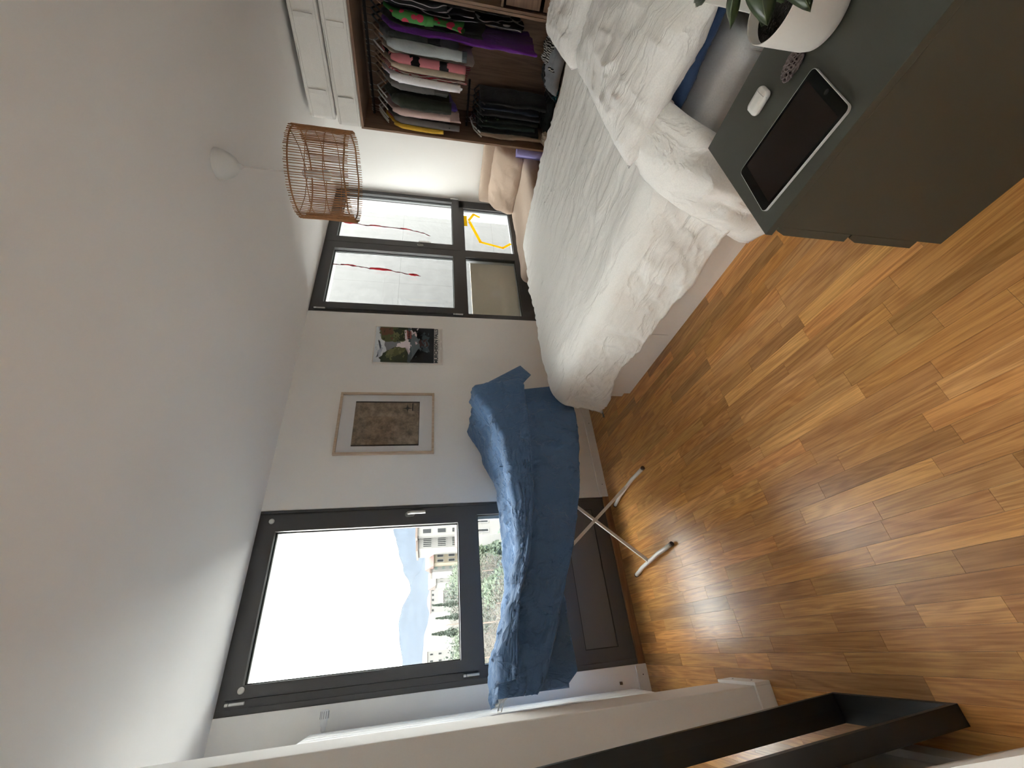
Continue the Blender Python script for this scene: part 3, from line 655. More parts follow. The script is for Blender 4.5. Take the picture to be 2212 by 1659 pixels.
# potted plant
PC = Vector((.640, -2.842, ZN))
pt = thing('potted_plant', 'leafy green plant in a plain white cylindrical pot on the nightstand', 'potted plant', PC)
MB().lathe([(0, 0), (.062, 0), (.067, .004), (.0705, .02), (.0735, .132), (.0725, .134), (.0705, .132), (.068, .06), (0, .06)], PC+Vector((0, 0, .0005)), 56).build('pot', mat('matt_white_ceramic', (.66, .62, .58), .55, bump=(160, .06, .001)), pt, True)
MB().lathe([(0, .111), (.03, .114), (.055, .110), (.0705, .108)], PC, 24).build('soil', mat('potting_soil', (.014, .010, .008), 1, bump=(180, 1, .01)), pt, True)
LF = mat('dark_leaf', (.028, .045, .016), .35, spec=.4, var=(30, .25)); LFU = mat('leaf_edge', (.10, .13, .06), .5)
def leaf(tip, base, width, up, n=12):
    tip = Vector(tip); base = Vector(base); ax = tip-base; L = ax.length; ax.normalize(); up = Vector(up); side = ax.cross(up).normalized(); nn = side.cross(ax)
    mb = MB(); stem = Vector((PC.x+.2*(base.x-PC.x), PC.y+.2*(base.y-PC.y), PC.z+.11))
    def fn(u, v):
        wv = width*sin(pi*min(1, v**.85))**.8*(1-.15*v); a = (u-.5)*2
        return base+ax*(v*L)+side*(a*wv*.5)+nn*(-.012*abs(a)**1.6+.010*sin(pi*v)-.018*v*v)
    lf = mb.grid(fn, 7, n).build('leaf', LF, pt, True, .0008)
    MB().tube([stem, stem.lerp(base, .6)+Vector((0, 0, .01)), base, base+ax*L*.5+nn*.010, tip-nn*.016], [.0022, .002, .0018, .0012, .0004], 6).build('leaf_stalk', LFU, lf)
leaf((.640, -2.776, .750), (.628, -2.862, .795), .030, (-.75, -.25, .65))
leaf((.520, -2.828, .752), (.585, -2.905, .80), .062, (-.65, -.3, .75))
leaf((.455, -2.879, .735), (.560, -2.925, .775), .060, (-.5, -.4, .8))
leaf((.640, -2.795, .688), (.655, -2.850, .71), .036, (-.6, .3, .7))
leaf((.700, -2.80, .84), (.675, -2.86, .83), .045, (-.6, -.3, .75))
leaf((.765, -2.777, .80), (.72, -2.845, .81), .04, (-.6, -.2, .75))
leaf((.70, -2.93, .86), (.66, -2.88, .80), .05, (0, .4, 1))
# ================================================================== DRYING RACK with the blue sheet
RC = Vector((.142, -.43, 0)); RA = radians(9.2)
Lx = Vector((cos(RA), sin(RA), 0)); Sx = Vector((-sin(RA), cos(RA), 0))
def rk(l, s, z): return RC+Lx*l+Sx*s+Vector((0, 0, z))
WM_ = mat('white_enamel', (.74, .72, .69), .35); CAP = mat('brown_end_cap', (.07, .05, .04), .5)
rack = thing('drying_rack', 'white folding laundry rack on crossed legs in front of the big window', 'drying rack', (RC.x, RC.y, 0))
for l in (-.25, .25):
    ft = MB().tube([rk(l, -.262, .016), rk(l, -.20, .022), rk(l, -.12, .034), rk(l, .12, .034), rk(l, .20, .022), rk(l, .262, .016)], .0125, 10).build('foot_bar', WM_, rack, True)
    for s in (-1, 1): MB().tube([rk(l, s*.262, .016), rk(l, s*.274, .0145)], .0135, 10).build('end_cap', CAP, ft)
def strut(a, b, w, t):
    a = Vector(a); b = Vector(b); ax = (b-a).normalized(); n = Sx; q = ax.cross(n).normalized()
    return MB().prism([a+q*w+n*t, a-q*w+n*t, a-q*w-n*t, a+q*w-n*t], b-a)
strut(rk(-.252, .010, .034), rk(.585, .010, .872), .0095, .0055).build('leg', WM_, rack)
strut(rk(.256, -.004, .034), rk(-.405, -.004, .872), .0095, .0055).build('leg', WM_, rack)
MB().tube([rk(.033, -.012, .315), rk(.033, .020, .315)], .006, 10).build('pivot_bolt', STEEL, rack)
wing = [(-.835, 1.060), (-.70, 1.035), (-.42, .945), (-.30, .890), (.30, .885), (.45, .905), (.70, .985), (.915, 1.060)]
for s in (-.27, .27): MB().tube([rk(l, s, z-.035) for l, z in wing], .007, 8).build('side_rail', WM_, rack)
for l in [-.835+1.75*k/16 for k in range(17)]:
    MB().tube([rk(l, -.27, lerp(wing, l)-.035), rk(l, .27, lerp(wing, l)-.035)], .0025 if 0 < l+.835 < 1.74 else .006, 6).build('wire', WM_, rack)
MB().tube([rk(-.83, -.10, 1.05), rk(-.885, -.115, 1.075), rk(-.89, -.20, 1.07), rk(-.83, -.215, 1.045)], .003, 6).build('wire', WM_, rack)
BLUE = cloth('blue_bed_linen', (.098, .178, .318), 10, 1.0, (1.3, .8, .8), .05, crease=.2)
zn = [(-.86, 1.085), (-.70, 1.068), (-.55, 1.012), (-.42, .965), (-.2, .912), (.1, .905), (.45, .915), (.65, .965), (.93, 1.085)]
zf = [(-.86, 1.055), (-.74, 1.057), (-.65, 1.045), (-.54, .997), (-.4, .958), (-.2, .912), (.07, .905), (.39, .907), (.69, .995), (.95, 1.09)]
zh = [(-.86, .925), (-.82, .885), (-.6, .778), (-.43, .70), (-.09, .56), (.07, .504), (.5, .403), (.77, .378), (.93, .37)]
zb_ = [(-.78, .60), (-.73, .54), (-.3, .53), (.3, .42), (.93, .33)]
def top_z(l, t):     # t 0 near .. 1 far
    z = smooth(zn, l)*(1-t)+smooth(zf, l)*t
    return z-.022*sin(pi*t)*(1-.5*abs(l))+.008*nz(l*5, t*4, 2)+.004*nz(l*15, t*7, 4)+.020*(1-abs(sin(t*8+l*4.5+3*nz(l*2.5, t*2, 6))))**4*sin(pi*t)**.5+.014*(1-abs(sin(l*21+t*6+3*nz(l*3, t*2, 9))))**4*sin(pi*t)**.5
bs = thing('bed_sheet', 'creased blue bed linen drying draped over the laundry rack', 'bed linen', (RC.x, RC.y, .9))
def front(l, t, hem, off, lmaxtop, lmaxbot, sd):
    z0 = top_z(l, 0); z = z0+(hem-z0)*t
    bow = .008*sin(min(1, t*1.6)*pi/2)
    r_ = t*(.022*nz(l*4, t*1.5, sd)+.010*sin(l*15+2.5*nz(l*3, t*2, sd)+t*2)+.004*nz(l*14, t*6, sd+2))-.020*min(1, t*3)*(1-abs(sin(l*9+t*4.5+4*nz(l*2.2, t*2.2, sd+4))))**5-.016*min(1, t*3)*(1-abs(sin(l*13-t*5+4*nz(l*2, t*2.5, sd+5))))**5
    return rk(l, -.275-bow-off+r_, z)
def fn(u, v):
    # v: 0 back hem .. .38 far rail .. .62 near rail .. 1 front hem
    if v < .38:
        t = 1-v/.38; l = -.80+1.74*u; l0 = l; z0 = top_z(l, 1); hb = lerp(zb_, l)
        ll = l+.10*t*max(0, u-.8)*5*.4
        z = z0+(hb-z0)*t
        return rk(ll, .275+.03*t+t*(.016*nz(l*5, t, 8)+.010*sin(l*21+2*nz(l*3, t))), z)
    if v < .62:
        t = (.62-v)/.24; l = -.85+1.79*u
        return rk(l, -.275+.55*t, top_z(l, t))
    t = (v-.62)/.38; l = -.852+(1.79-.14*min(1, t*2.2))*u
    return front(l, t, lerp(zh, l), 0, 0, 0, 3)
MB().grid(fn, 170, 110).build('sheet', BLUE, bs, True, .004)
zs = [(-.86, 1.02), (-.6, .985), (-.46, .955), (-.31, .885), (.07, .803), (.3, .772), (.65, .752), (.93, .742)]
def fn2(u, v):
    l = -.80+1.735*u
    if v < .25: t = v/.25; q = rk(l, -.275+.16*(1-t), top_z(l, .29*(1-t))+.008); return q
    t = (v-.25)/.75; q = front(l, t*.98, lerp(zs, l), .022+.062*t, 0, 0, 6); return q
MB().grid(fn2, 150, 46).build('upper_layer', BLUE, bs, True, .006, 'double-folded upper edge of the blue linen')
for nm, fx, du in (('hem', lambda u: fn2(u, 1), 0), ('hem', lambda u: fn(u, 1), 0)):
    MB().tube([fx(k/80)+Vector((0, 0, .004))-Sx*.003 for k in range(81)], .0048, 7).build(nm, BLUE, bs, True)
# end of the linen falling over the raised right wing
def quadpatch(A, B, Cc, Dd, sd, amp=.012):
    A, B, Cc, Dd = map(Vector, (A, B, Cc, Dd))
    def f3(u, v):
        p = (A*(1-u)+B*u)*(1-v)+(Dd*(1-u)+Cc*u)*v
        k = amp*v*(nz(u*3, v*2, sd)+.5*sin(u*9+sd))
        return p+Sx*k+Lx*k*.7
    return f3
MB().grid(quadpatch(rk(.925, -.262, 1.088), rk(1.312, -.13, .672), rk(1.187, -.15, .607), rk(.90, -.245, .80), 2), 24, 26).build('hanging_end', BLUE, bs, True, .004)
MB().grid(quadpatch(rk(.88, -.10, 1.05), rk(1.10, -.05, .80), rk(1.085, -.14, .42), rk(.80, -.15, .335), 7), 24, 30).build('inner_layer', BLUE, bs, True, .004)

# ================================================================== PENDANT LAMP
PX, PY = 1.785, -1.629
lamp = thing('pendant_lamp', 'rattan drum pendant lamp hanging on a white cord', 'pendant lamp', (PX, PY, 2.5))
LW = mat('white_lamp_plastic', (.66, .645, .62), .45)
MB().lathe([(.077, 0), (.077, -.004), (.072, -.03), (.060, -.06), (.042, -.085), (.022, -.098), (.016, -.100), (.013, -.112), (.006, -.122), (0, -.122)], (PX, PY, 2.4995), 40).build('canopy', LW, lamp, True)
MB().tube([(PX, PY, 2.39), (PX, PY, 2.09)], .0035, 8).build('cord', LW, lamp)
sk = MB().lathe([(0, .012), (.008, .010), (.021, 0), (.021, -.018), (.0185, -.02), (.0185, -.055), (0, -.055)], (PX, PY, 2.082), 20).build('socket', LW, lamp, True)
MB().lathe([(.0185, 0), (.022, -.02), (.030, -.045), (.030, -.06), (.022, -.078), (0, -.084)], (PX, PY, 2.027), 20).build('bulb', mat('opal_bulb', (.72, .71, .69), .3), lamp, True)
RAT = mat('rattan', (.36, .165, .062), .6, var=(40, .3), bump=(200, .3, .001))
sh = MB().tube([(PX+.222*cos(a), PY+.222*sin(a), 2.098) for a in [2*pi*k/48 for k in range(48)]], .0042, 8, closed=True).build('lamp_shade', RAT, lamp, True, 0, 'drum of thin upright rattan sticks')
for z, r in ((1.838, .0042), (2.02, .0022), (1.935, .0022)):
    MB().tube([(PX+.221*cos(a), PY+.221*sin(a), z+.002*sin(7*a)) for a in [2*pi*k/48 for k in range(48)]], r, 8, closed=True).build('hoop', RAT, sh, True)
st = MB().tube([(0, 0, -.149), (.001, 0, -.05), (-.001, 0, .05), (0, 0, .149)], .0021, 6).mesh('rattan_stick', RAT, True)
for k in range(112):
    a = 2*pi*k/112; o = bpy.data.objects.new('rattan_stick', st); C.objects.link(o); attach(o, sh)
    o.location = (PX+.2265*cos(a), PY+.2265*sin(a), 1.966); o.rotation_euler = (random.gauss(0, .008), random.gauss(0, .008), random.uniform(0, 6)); o.scale = (1, 1, random.uniform(.985, 1.015))
for k in range(3):
    a = 2*pi*k/3+.55; MB().tube([(PX+.02*cos(a), PY+.02*sin(a), 2.066), (PX+.13*cos(a), PY+.13*sin(a), 2.073), (PX+.19*cos(a), PY+.19*sin(a), 2.088), (PX+.22*cos(a), PY+.22*sin(a), 2.098)], .002, 6).build('spider_wire', mat('rust_wire', (.16, .08, .045), .5), sh)

# ================================================================== RADIATOR
rd = thing('radiator', 'tall white panel radiator behind the wall stub', 'radiator', (-.80, -.45, .15))
RW = mat('radiator_white', (.76, .76, .76), .35)
for k in range(10):
    y1 = -.10-k*.07; MB().box((-.790, y1-.064, .15), (-.756, y1, 1.985), .006).build('radiator_tube', RW, rd)
for z in (.17, 1.93): MB().box((-.815, -.80, z), (-.79, -.10, z+.035), .004).build('header', RW, rd)
for z in (.3, 1.8): MB().box((-.838, -.45, z), (-.815, -.42, z+.05)).build('bracket', RW, rd)
vl = MB().lathe([(0, 0), (.013, 0), (.013, .02), (.017, .022), (.017, .045), (.0225, .05), (.0205, .086), (.017, .090), (0, .090)], (-.752, -.075, 1.925), 20, RX).build('thermostat_valve', RW, rd, True)
for k in range(12):
    a = 2*pi*k/12; MB().tube([(-.700, -.075+.0222*cos(a), 1.925+.0222*sin(a)), (-.668, -.075+.0205*cos(a), 1.925+.0205*sin(a))], .0016, 5).build('grip_rib', mat('rib_grey', (.25, .25, .25), .5), vl)
MB().tube([(-.80, -.10, 1.925), (-.80, -.075, 1.925), (-.752, -.075, 1.925)], .009, 8).build('valve_pipe', RW, rd)
MB().box((-.738, -.018, .185), (-.722, -.001, .20), .002).build('wall_bracket', mat('bracket_brown', (.2, .16, .13), .6), rd)

# ================================================================== MIRROR leaning on the left wall
mr_ = thing('leaning_mirror', 'tall mirror in a deep black frame leaning against the left wall', 'mirror', (-.735, -1.6625, 0))
U = Vector((-.056, 0, 1)).normalized(); Nn = Vector((1, 0, .056)).normalized(); Yy = Vector((0, 1, 0)); O = Vector((-.709, -1.866, .006))
BLK = mat('black_frame', (.010, .010, .0105), .42)
def mbox(y0, y1, h0, h1, d0, d1): return MB().prism([O+Yy*y0+U*h0-Nn*d0, O+Yy*y1+U*h0-Nn*d0, O+Yy*y1+U*h0-Nn*d1, O+Yy*y0+U*h0-Nn*d1], U*(h1-h0))
MWID, MHT = .407, 1.40
mbox(0, MWID, 0, .016, 0, .048).build('frame_board', BLK, mr_); mbox(0, MWID, MHT-.016, MHT, 0, .048).build('frame_board', BLK, mr_)
mbox(0, .016, .016, MHT-.016, 0, .048).build('frame_board', BLK, mr_); mbox(MWID-.016, MWID, .016, MHT-.016, 0, .048).build('frame_board', BLK, mr_)
mbox(.016, MWID-.016, .016, MHT-.016, .044, .046).build('backing', BLK, mr_)
mbox(.016, MWID-.016, .016, MHT-.016, .040, .0435).build('mirror_glass', mat('mirror', (.85, .86, .86), .01, metal=1), mr_)

# ================================================================== PICTURES on the back wall
fr_ = thing('framed_print', 'old brown map print with wide white mat in a pale wooden frame', 'framed print', (1.115, -.011, 1.36))
fx0, fx1, fz0, fz1 = .842, 1.387, 1.360, 2.101
for a, b in (((fx0, fz0), (fx0+.018, fz1)), ((fx1-.018, fz0), (fx1, fz1)), ((fx0+.018, fz0), (fx1-.018, fz0+.018)), ((fx0+.018, fz1-.018), (fx1-.018, fz1))):
    MB().box((a[0], -.026, a[1]), (b[0], -.001, b[1]), .0008).build('frame_bar', PALE, fr_)
MB().box((fx0+.018, -.010, fz0+.018), (fx1-.018, -.004, fz1-.018)).build('mat_board', mat('mat_white', (.88, .87, .88), .8), fr_)
MAPM = bpy.data.materials.new('old_map'); MAPM.use_nodes = True; nt = MAPM.node_tree; b = nt.nodes['Principled BSDF']; b.inputs['Roughness'].default_value = .8
tc = nt.nodes.new('ShaderNodeTexCoord'); n1 = nt.nodes.new('ShaderNodeTexNoise'); n1.inputs['Scale'].default_value = 14; n1.inputs['Detail'].default_value = 10; n1.inputs['Roughness'].default_value = .75
nt.links.new(tc.outputs['Object'], n1.inputs['Vector']); rp = nt.nodes.new('ShaderNodeValToRGB')
rp.color_ramp.elements[0].position = .34; rp.color_ramp.elements[0].color = (.10, .072, .050, 1); rp.color_ramp.elements[1].position = .66; rp.color_ramp.elements[1].color = (.46, .355, .255, 1)
nt.links.new(n1.outputs['Fac'], rp.inputs[0]); nt.links.new(rp.outputs[0], b.inputs['Base Color']); MATS['old_map'] = MAPM
ax0_, ax1_, az0, az1 = .913, 1.309, 1.478, 1.980
mp_ = MB().box((ax0_, -.0112, az0), (ax1_, -.0101, az1)).build('map_sheet', MAPM, fr_)
INK = mat('dark_ink', (.02, .017, .016), .8)
mb = MB()
for x_ in (ax0_, ax1_-.011): mb.box((x_, -.0116, az0), (x_+.011, -.0112, az1))
mb.box((ax0_, -.0116, az0), (ax1_, -.0112, az0+.004)); mb.build('map_border', INK, mp_)
cxr, czr = 1.245, 1.575; mb = MB()
for k in range(8):
    a = k*pi/4; L_ = .043 if k % 2 == 0 else .016; w_ = .007
    q = [Vector((cxr+L_*sin(a), -.0118, czr+L_*cos(a))), Vector((cxr+w_*sin(a+pi/2), -.0118, czr+w_*cos(a+pi/2))), Vector((cxr, -.0118, czr))]
    mb.prism(q, (0, .0005, 0)); q2 = [q[0], Vector((cxr-w_*sin(a+pi/2), -.0118, czr-w_*cos(a+pi/2))), q[2]]; mb.prism(q2, (0, .0005, 0))
mb.build('compass_rose', INK, mp_)
mb = ring(MB(), 1.222, 1.293, 1.487, 1.538, 1.2245, 1.2905, 1.4895, 1.5355, -.0117, -.0112)
for z_ in (1.497, 1.505, 1.513, 1.521): mb.box((1.230, -.0117, z_), (1.284-.01*((z_*1000) % 3), -.0112, z_+.0025))
mb.box((1.222, -.0117, 1.528), (1.293, -.0112, 1.538)); mb.build('cartouche', INK, mp_)
PANE_T = glass('picture_glass', (.97, .97, .97)); MB().box((fx0+.018, -.017, fz0+.018), (fx1-.018, -.0155, fz1-.018)).build('picture_glass', PANE_T, fr_)

ps = thing('poster', 'unframed travel poster of a waterfall with dark capital lettering', 'poster', (1.905, -.002, 1.287))
px0, px1, pz0, pz1 = 1.690, 2.118, 1.287, 1.895
PAPER = mat('poster_paper', (.80, .76, .72), .7)
def pfn(u, v): return (px0+(px1-px0)*u, -.004-.006*(1-sin(pi*u))*max(0, (v-.6))-.006*max(0, .15-v)-.003*sin(pi*v*2)*u, pz1+(pz0-pz1)*v)
MB().grid(pfn, 20, 28).build('paper_sheet', PAPER, ps, True, .0004)
PC_ = dict(sky=(.52, .55, .58), haze=(.36, .39, .46), hill=(.16, .165, .18), green=(.085, .095, .04), dgreen=(.022, .03, .014), brown=(.13, .06, .035), lgreen=(.15, .155, .07), water=(.06, .085, .10), lwater=(.12, .15, .17), dark=(.010, .012, .017), foam=(.62, .52, .55), red=(.24, .07, .06), hip=(.065, .032, .03))
mats = []; idx = {}
for k, c in PC_.items(): idx[k] = len(mats); mats.append(mat('print_'+k, tuple(min(.8, x_*1.35) for x_ in c), .7))
ix0, ix1, iz0, iz1 = px0+.016, px1-.012, 1.367, 1.885
pr = MB(); lay = [0]
def shape(key, pts, rag=.012, sd=0, sub=7):
    """polygon in picture units (u right, w down), ragged edge"""
    P = []; n = len(pts)
    for i in range(n):
        a, b_ = pts[i], pts[(i+1) % n]
        for k in range(sub):
            t = k/sub; u = a[0]+(b_[0]-a[0])*t; w_ = a[1]+(b_[1]-a[1])*t
            j = rag if 0 < u < 1 and 0 < w_ < 1 else 0
            u += j*1.6*noise.noise(Vector((u*23+sd, w_*23, sd*1.7))); w_ += j*1.6*noise.noise(Vector((u*23, w_*23+sd, sd+9.1)))
            P.append((min(1, max(0, u)), min(1, max(0, w_))))
    lay[0] += 1; y_ = -.0125-lay[0]*.00006; pr.mi = idx[key]
    # fan from centroid keeps ragged outlines valid
    cu = sum(p[0] for p in P)/len(P); cw_ = sum(p[1] for p in P)/len(P)
    V = [(ix0+(ix1-ix0)*cu, y_, iz1+(iz0-iz1)*cw_)]+[(ix0+(ix1-ix0)*u, y_, iz1+(iz0-iz1)*w_) for u, w_ in P]
    pr.add(V, [(0, i+1, (i+1) % len(P)+1) for i in range(len(P))])
shape('sky', [(0, 0), (1, 0), (1, .3), (0, .3)], 0)
shape('haze', [(.1, .04), (.45, .10), (.62, .05), (.4, .14), (.15, .10)], .03, 3); shape('haze', [(.7, .08), (1, .03), (1, .09), (.8, .14)], .03, 4)
shape('hill', [(.2, .22), (.5, .16), (.75, .2), (.75, .42), (.2, .42)], .02, 2)
shape('dgreen', [(0, .13), (.12, .10), (.3, .2), (.42, .34), (.44, .62), (0, .64)], .02, 5)
shape('green', [(.1, .2), (.3, .2), (.42, .36), (.42, .56), (.2, .42)], .03, 6); shape('lgreen', [(.16, .2), (.34, .24), (.4, .36), (.25, .3)], .03, 7)
shape('green', [(.55, .30), (.62, .12), (.8, .07), (1, .06), (1, .56), (.62, .56)], .03, 8); shape('brown', [(.72, .12), (.95, .08), (.98, .26), (.8, .3)], .05, 9)
shape('dgreen', [(.6, .4), (.85, .3), (1, .35), (1, .56), (.65, .58)], .03, 10); shape('lgreen', [(.66, .34), (.85, .28), (.86, .38), (.7, .42)], .04, 11)
shape('water', [(0, .56), (.4, .56), (1, .54), (1, .9), (0, .9)], .01, 12); shape('lwater', [(.1, .62), (.9, .6), (.95, .72), (.3, .76), (.05, .7)], .03, 13)
shape('foam', [(.44, .36), (.52, .37), (.56, .48), (.68, .54), (.5, .60), (.2, .585), (.4, .52)], .02, 14)
shape('foam', [(.8, .62), (.97, .58), (.99, .66), (.85, .68)], .05, 15)
shape('dark', [(0, .6), (.18, .72), (.3, .82), (.6, .84), (.8, .8), (.93, .64), (1, .6), (1, 1), (0, 1)], .03, 16)
shape('water', [(.3, .8), (.8, .8), (.78, .9), (.3, .9)], .04, 21); shape('hip', [(.42, .76), (.56, .73), (.68, .77), (.66, .88), (.46, .88)], .03, 17)
shape('foam', [(.64, .50), (.92, .48), (.93, .52), (.64, .54)], .004, 18); shape('red', [(.66, .54), (.92, .52), (.90, .60), (.68, .61)], .006, 19)
for k in range(5): shape('dark', [(.67+k*.05, .55), (.70+k*.05, .548), (.70+k*.05, .58), (.67+k*.05, .582)], 0, 20, 1)
rp_ = random.Random(5)      # loose brush dabs
for key, (u0, u1, w0, w1), n_ in (('lgreen', (.08, .4, .22, .5), 9), ('dgreen', (.6, .97, .12, .5), 10), ('lgreen', (.6, .97, .2, .5), 8), ('brown', (.62, .95, .1, .3), 5), ('lwater', (.15, .9, .6, .78), 12), ('foam', (.45, .97, .58, .72), 7), ('haze', (.05, .95, .02, .16), 6), ('water', (.2, .85, .78, .9), 8), ('lwater', (.3, .75, .82, .92), 5)):
    for k in range(n_):
        u = rp_.uniform(u0, u1); w_ = rp_.uniform(w0, w1); du = rp_.uniform(.02, .06); dw = rp_.uniform(.008, .022)
        shape(key, [(u-du, w_), (u, w_-dw), (u+du, w_+.004), (u, w_+dw)], .012, k+n_, 4)
pr.build('picture_print', mats, ps)
def text(s_, x, z, size, M, parent, name, width=None, y=-.013, bold=0):
    cu = bpy.data.curves.new(name, 'FONT'); cu.body = s_; cu.size = size; cu.extrude = .0001; cu.offset = bold; cu.align_x = 'CENTER'
    to = bpy.data.objects.new(name, cu); C.objects.link(to); bpy.context.view_layer.update()
    me = bpy.data.meshes.new_from_object(to.evaluated_get(bpy.context.evaluated_depsgraph_get())); bpy.data.objects.remove(to)
    xs = [v.co.x for v in me.vertices]; sx = width/(max(xs)-min(xs)) if width else 1; cxm = (max(xs)+min(xs))/2
    for v in me.vertices: v.co = Vector((x+(v.co.x-cxm)*sx, y-v.co.z, z+v.co.y))
    me.materials.clear(); me.materials.append(M); o = bpy.data.objects.new(name, me); C.objects.link(o); attach(o, parent); return o
text('MURCHISON FALLS', (ix0+ix1)/2, 1.333, .042, mat('poster_ink', (.03, .035, .045), .7), ps, 'lettering', .395, bold=.0013)
text('NATIONAL PARK', (ix0+ix1)/2+.01, 1.319, .011, mat('poster_ink_grey', (.16, .16, .16), .7), ps, 'lettering', .13)
text('UGANDA', (ix0+ix1)/2+.01, 1.300, .010, mat('poster_ink_red', (.2, .09, .07), .7), ps, 'lettering', .06)
MB().box((ix0+.01, -.0131, 1.3035), (1.865, -.0128, 1.305)).box((1.96, -.0131, 1.3035), (ix1-.005, -.0128, 1.305)).build('rule_line', MATS['poster_ink_red'], ps)
# ================================================================== WARDROBE with the clothes in it
WX, WXB = 3.58, 4.18
wd = thing('wardrobe', 'open-fronted brown oak wardrobe against the right wall', 'wardrobe', (3.88, -2.0, 0))
def wbox(a, b, nm='panel', M=WARD, par=wd, bev=.0006): return MB().box(a, b, bev).build(nm, M, par)
ZB, ZTOP = .285, 2.036
for ya_, yb_ in ((-1.009, -1.027), (-1.982, -2.0), (-2.003, -2.021), (-2.975, -2.993)): wbox((WX, ya_, ZB), (WXB, yb_, ZTOP), 'side_panel')
for ya_, yb_ in ((-1.027, -1.982), (-2.021, -2.975)):
    wbox((WX, ya_, ZTOP-.019), (WXB, yb_, ZTOP), 'top_panel', WARDH); wbox((WX, ya_, ZB), (WXB, yb_, ZB+.025), 'bottom_panel', WARDH)
    wbox((WXB-.006, ya_, ZB+.025), (WXB, yb_, ZTOP-.019), 'back_panel')
wbox((WX+.05, -1.03, 0), (WXB, -2.97, ZB), 'plinth', mat('gap_shadow_dark', (.01, .009, .008), .7))  # near-black block painted in for the shadow gap under the wardrobe
for zz in (.895, 1.32): wbox((WX+.015, -2.021, zz), (WXB-.006, -2.975, zz+.018), 'shelf', WARDH)
for z0, z1 in ((.615, .875), (.325, .585)): wbox((WX+.02, -2.035, z0), (WX+.038, -2.96, z1), 'drawer_front', WARDH); 
DKM = mat('dark_rail', (.02, .018, .017), .35, metal=.6)
MB().tube([(3.86, -1.027, 1.948), (3.86, -1.982, 1.948)], .012, 12).build('clothes_rail', DKM, wd)
MB().tube([(3.86, -1.027, 1.085), (3.86, -1.42, 1.085)], .010, 12).build('clothes_rail', DKM, wd)
HW = mat('white_hanger', (.62, .60, .57), .4); HWD = wood('hanger_wood', (.22, .13, .08), (.34, .22, .14), axis=(3, 20, 20)); HBK = mat('black_hanger', (.012, .012, .012), .4)
def hook(par, y, zr, M, w=.20, drop=.09):
    h_ = MB().tube([(3.86, y, zr-.055), (3.86, y, zr-.03), (3.872, y, zr-.012), (3.876, y, zr+.004), (3.868, y, zr+.016), (3.856, y, zr+.016), (3.846, y, zr+.004)], .0018, 6).build('hanger', M if M != HWD else STEEL, par)
    MB().tube([(3.86-w, y, zr-.055-drop), (3.86-w*.5, y, zr-.055-drop*.45), (3.86, y, zr-.052), (3.86+w*.5, y, zr-.055-drop*.45), (3.86+w, y, zr-.055-drop)], [.005, .007, .007, .007, .005], 8).build('hanger_bar', M, h_, True)
def stripes(name, c0, c1, freq, axis='Z', wob=.0, rough=.9, ramp=.5, ns=25):
    if name in MATS: return MATS[name]
    M = mat(name, c0, rough, spec=.15); nt = M.node_tree; b = nt.nodes['Principled BSDF']; g = nt.nodes.new('ShaderNodeNewGeometry'); sp = nt.nodes.new('ShaderNodeSeparateXYZ')
    nt.links.new(g.outputs['Position'], sp.inputs[0]); src = sp.outputs[axis]
    mu = nt.nodes.new('ShaderNodeMath'); mu.operation = 'MULTIPLY_ADD'; mu.inputs[1].default_value = freq; nt.links.new(src, mu.inputs[0])
    if wob:
        nn = nt.nodes.new('ShaderNodeTexNoise'); nn.inputs['Scale'].default_value = ns; nn.inputs['Detail'].default_value = 1; wm = nt.nodes.new('ShaderNodeMath'); wm.operation = 'MULTIPLY'; wm.inputs[1].default_value = wob
        nt.links.new(g.outputs['Position'], nn.inputs['Vector']); nt.links.new(nn.outputs['Fac'], wm.inputs[0]); nt.links.new(wm.outputs[0], mu.inputs[2])
    fr = nt.nodes.new('ShaderNodeMath'); fr.operation = 'FRACT'; nt.links.new(mu.outputs[0], fr.inputs[0])
    gt = nt.nodes.new('ShaderNodeMath'); gt.operation = 'GREATER_THAN'; gt.inputs[1].default_value = ramp; nt.links.new(fr.outputs[0], gt.inputs[0])
    mx = nt.nodes.new('ShaderNodeMix'); mx.data_type = 'RGBA'; mx.inputs[6].default_value = (*c0, 1); mx.inputs[7].default_value = (*c1, 1)
    nt.links.new(gt.outputs[0], mx.inputs[0]); nt.links.new(mx.outputs[2], b.inputs['Base Color']); return M
def dots(name, c0, c1, scale, size):
    if name in MATS: return MATS[name]
    M = mat(name, c0, .9, spec=.15); nt = M.node_tree; b = nt.nodes['Principled BSDF']; g = nt.nodes.new('ShaderNodeNewGeometry'); v = nt.nodes.new('ShaderNodeTexVoronoi'); v.inputs['Scale'].default_value = scale
    nt.links.new(g.outputs['Position'], v.inputs['Vector']); lt = nt.nodes.new('ShaderNodeMath'); lt.operation = 'LESS_THAN'; lt.inputs[1].default_value = size; nt.links.new(v.outputs['Distance'], lt.inputs[0])
    mx = nt.nodes.new('ShaderNodeMix'); mx.data_type = 'RGBA'; mx.inputs[6].default_value = (*c0, 1); mx.inputs[7].default_value = (*c1, 1)
    nt.links.new(lt.outputs[0], mx.inputs[0]); nt.links.new(mx.outputs[2], b.inputs['Base Color']); return M
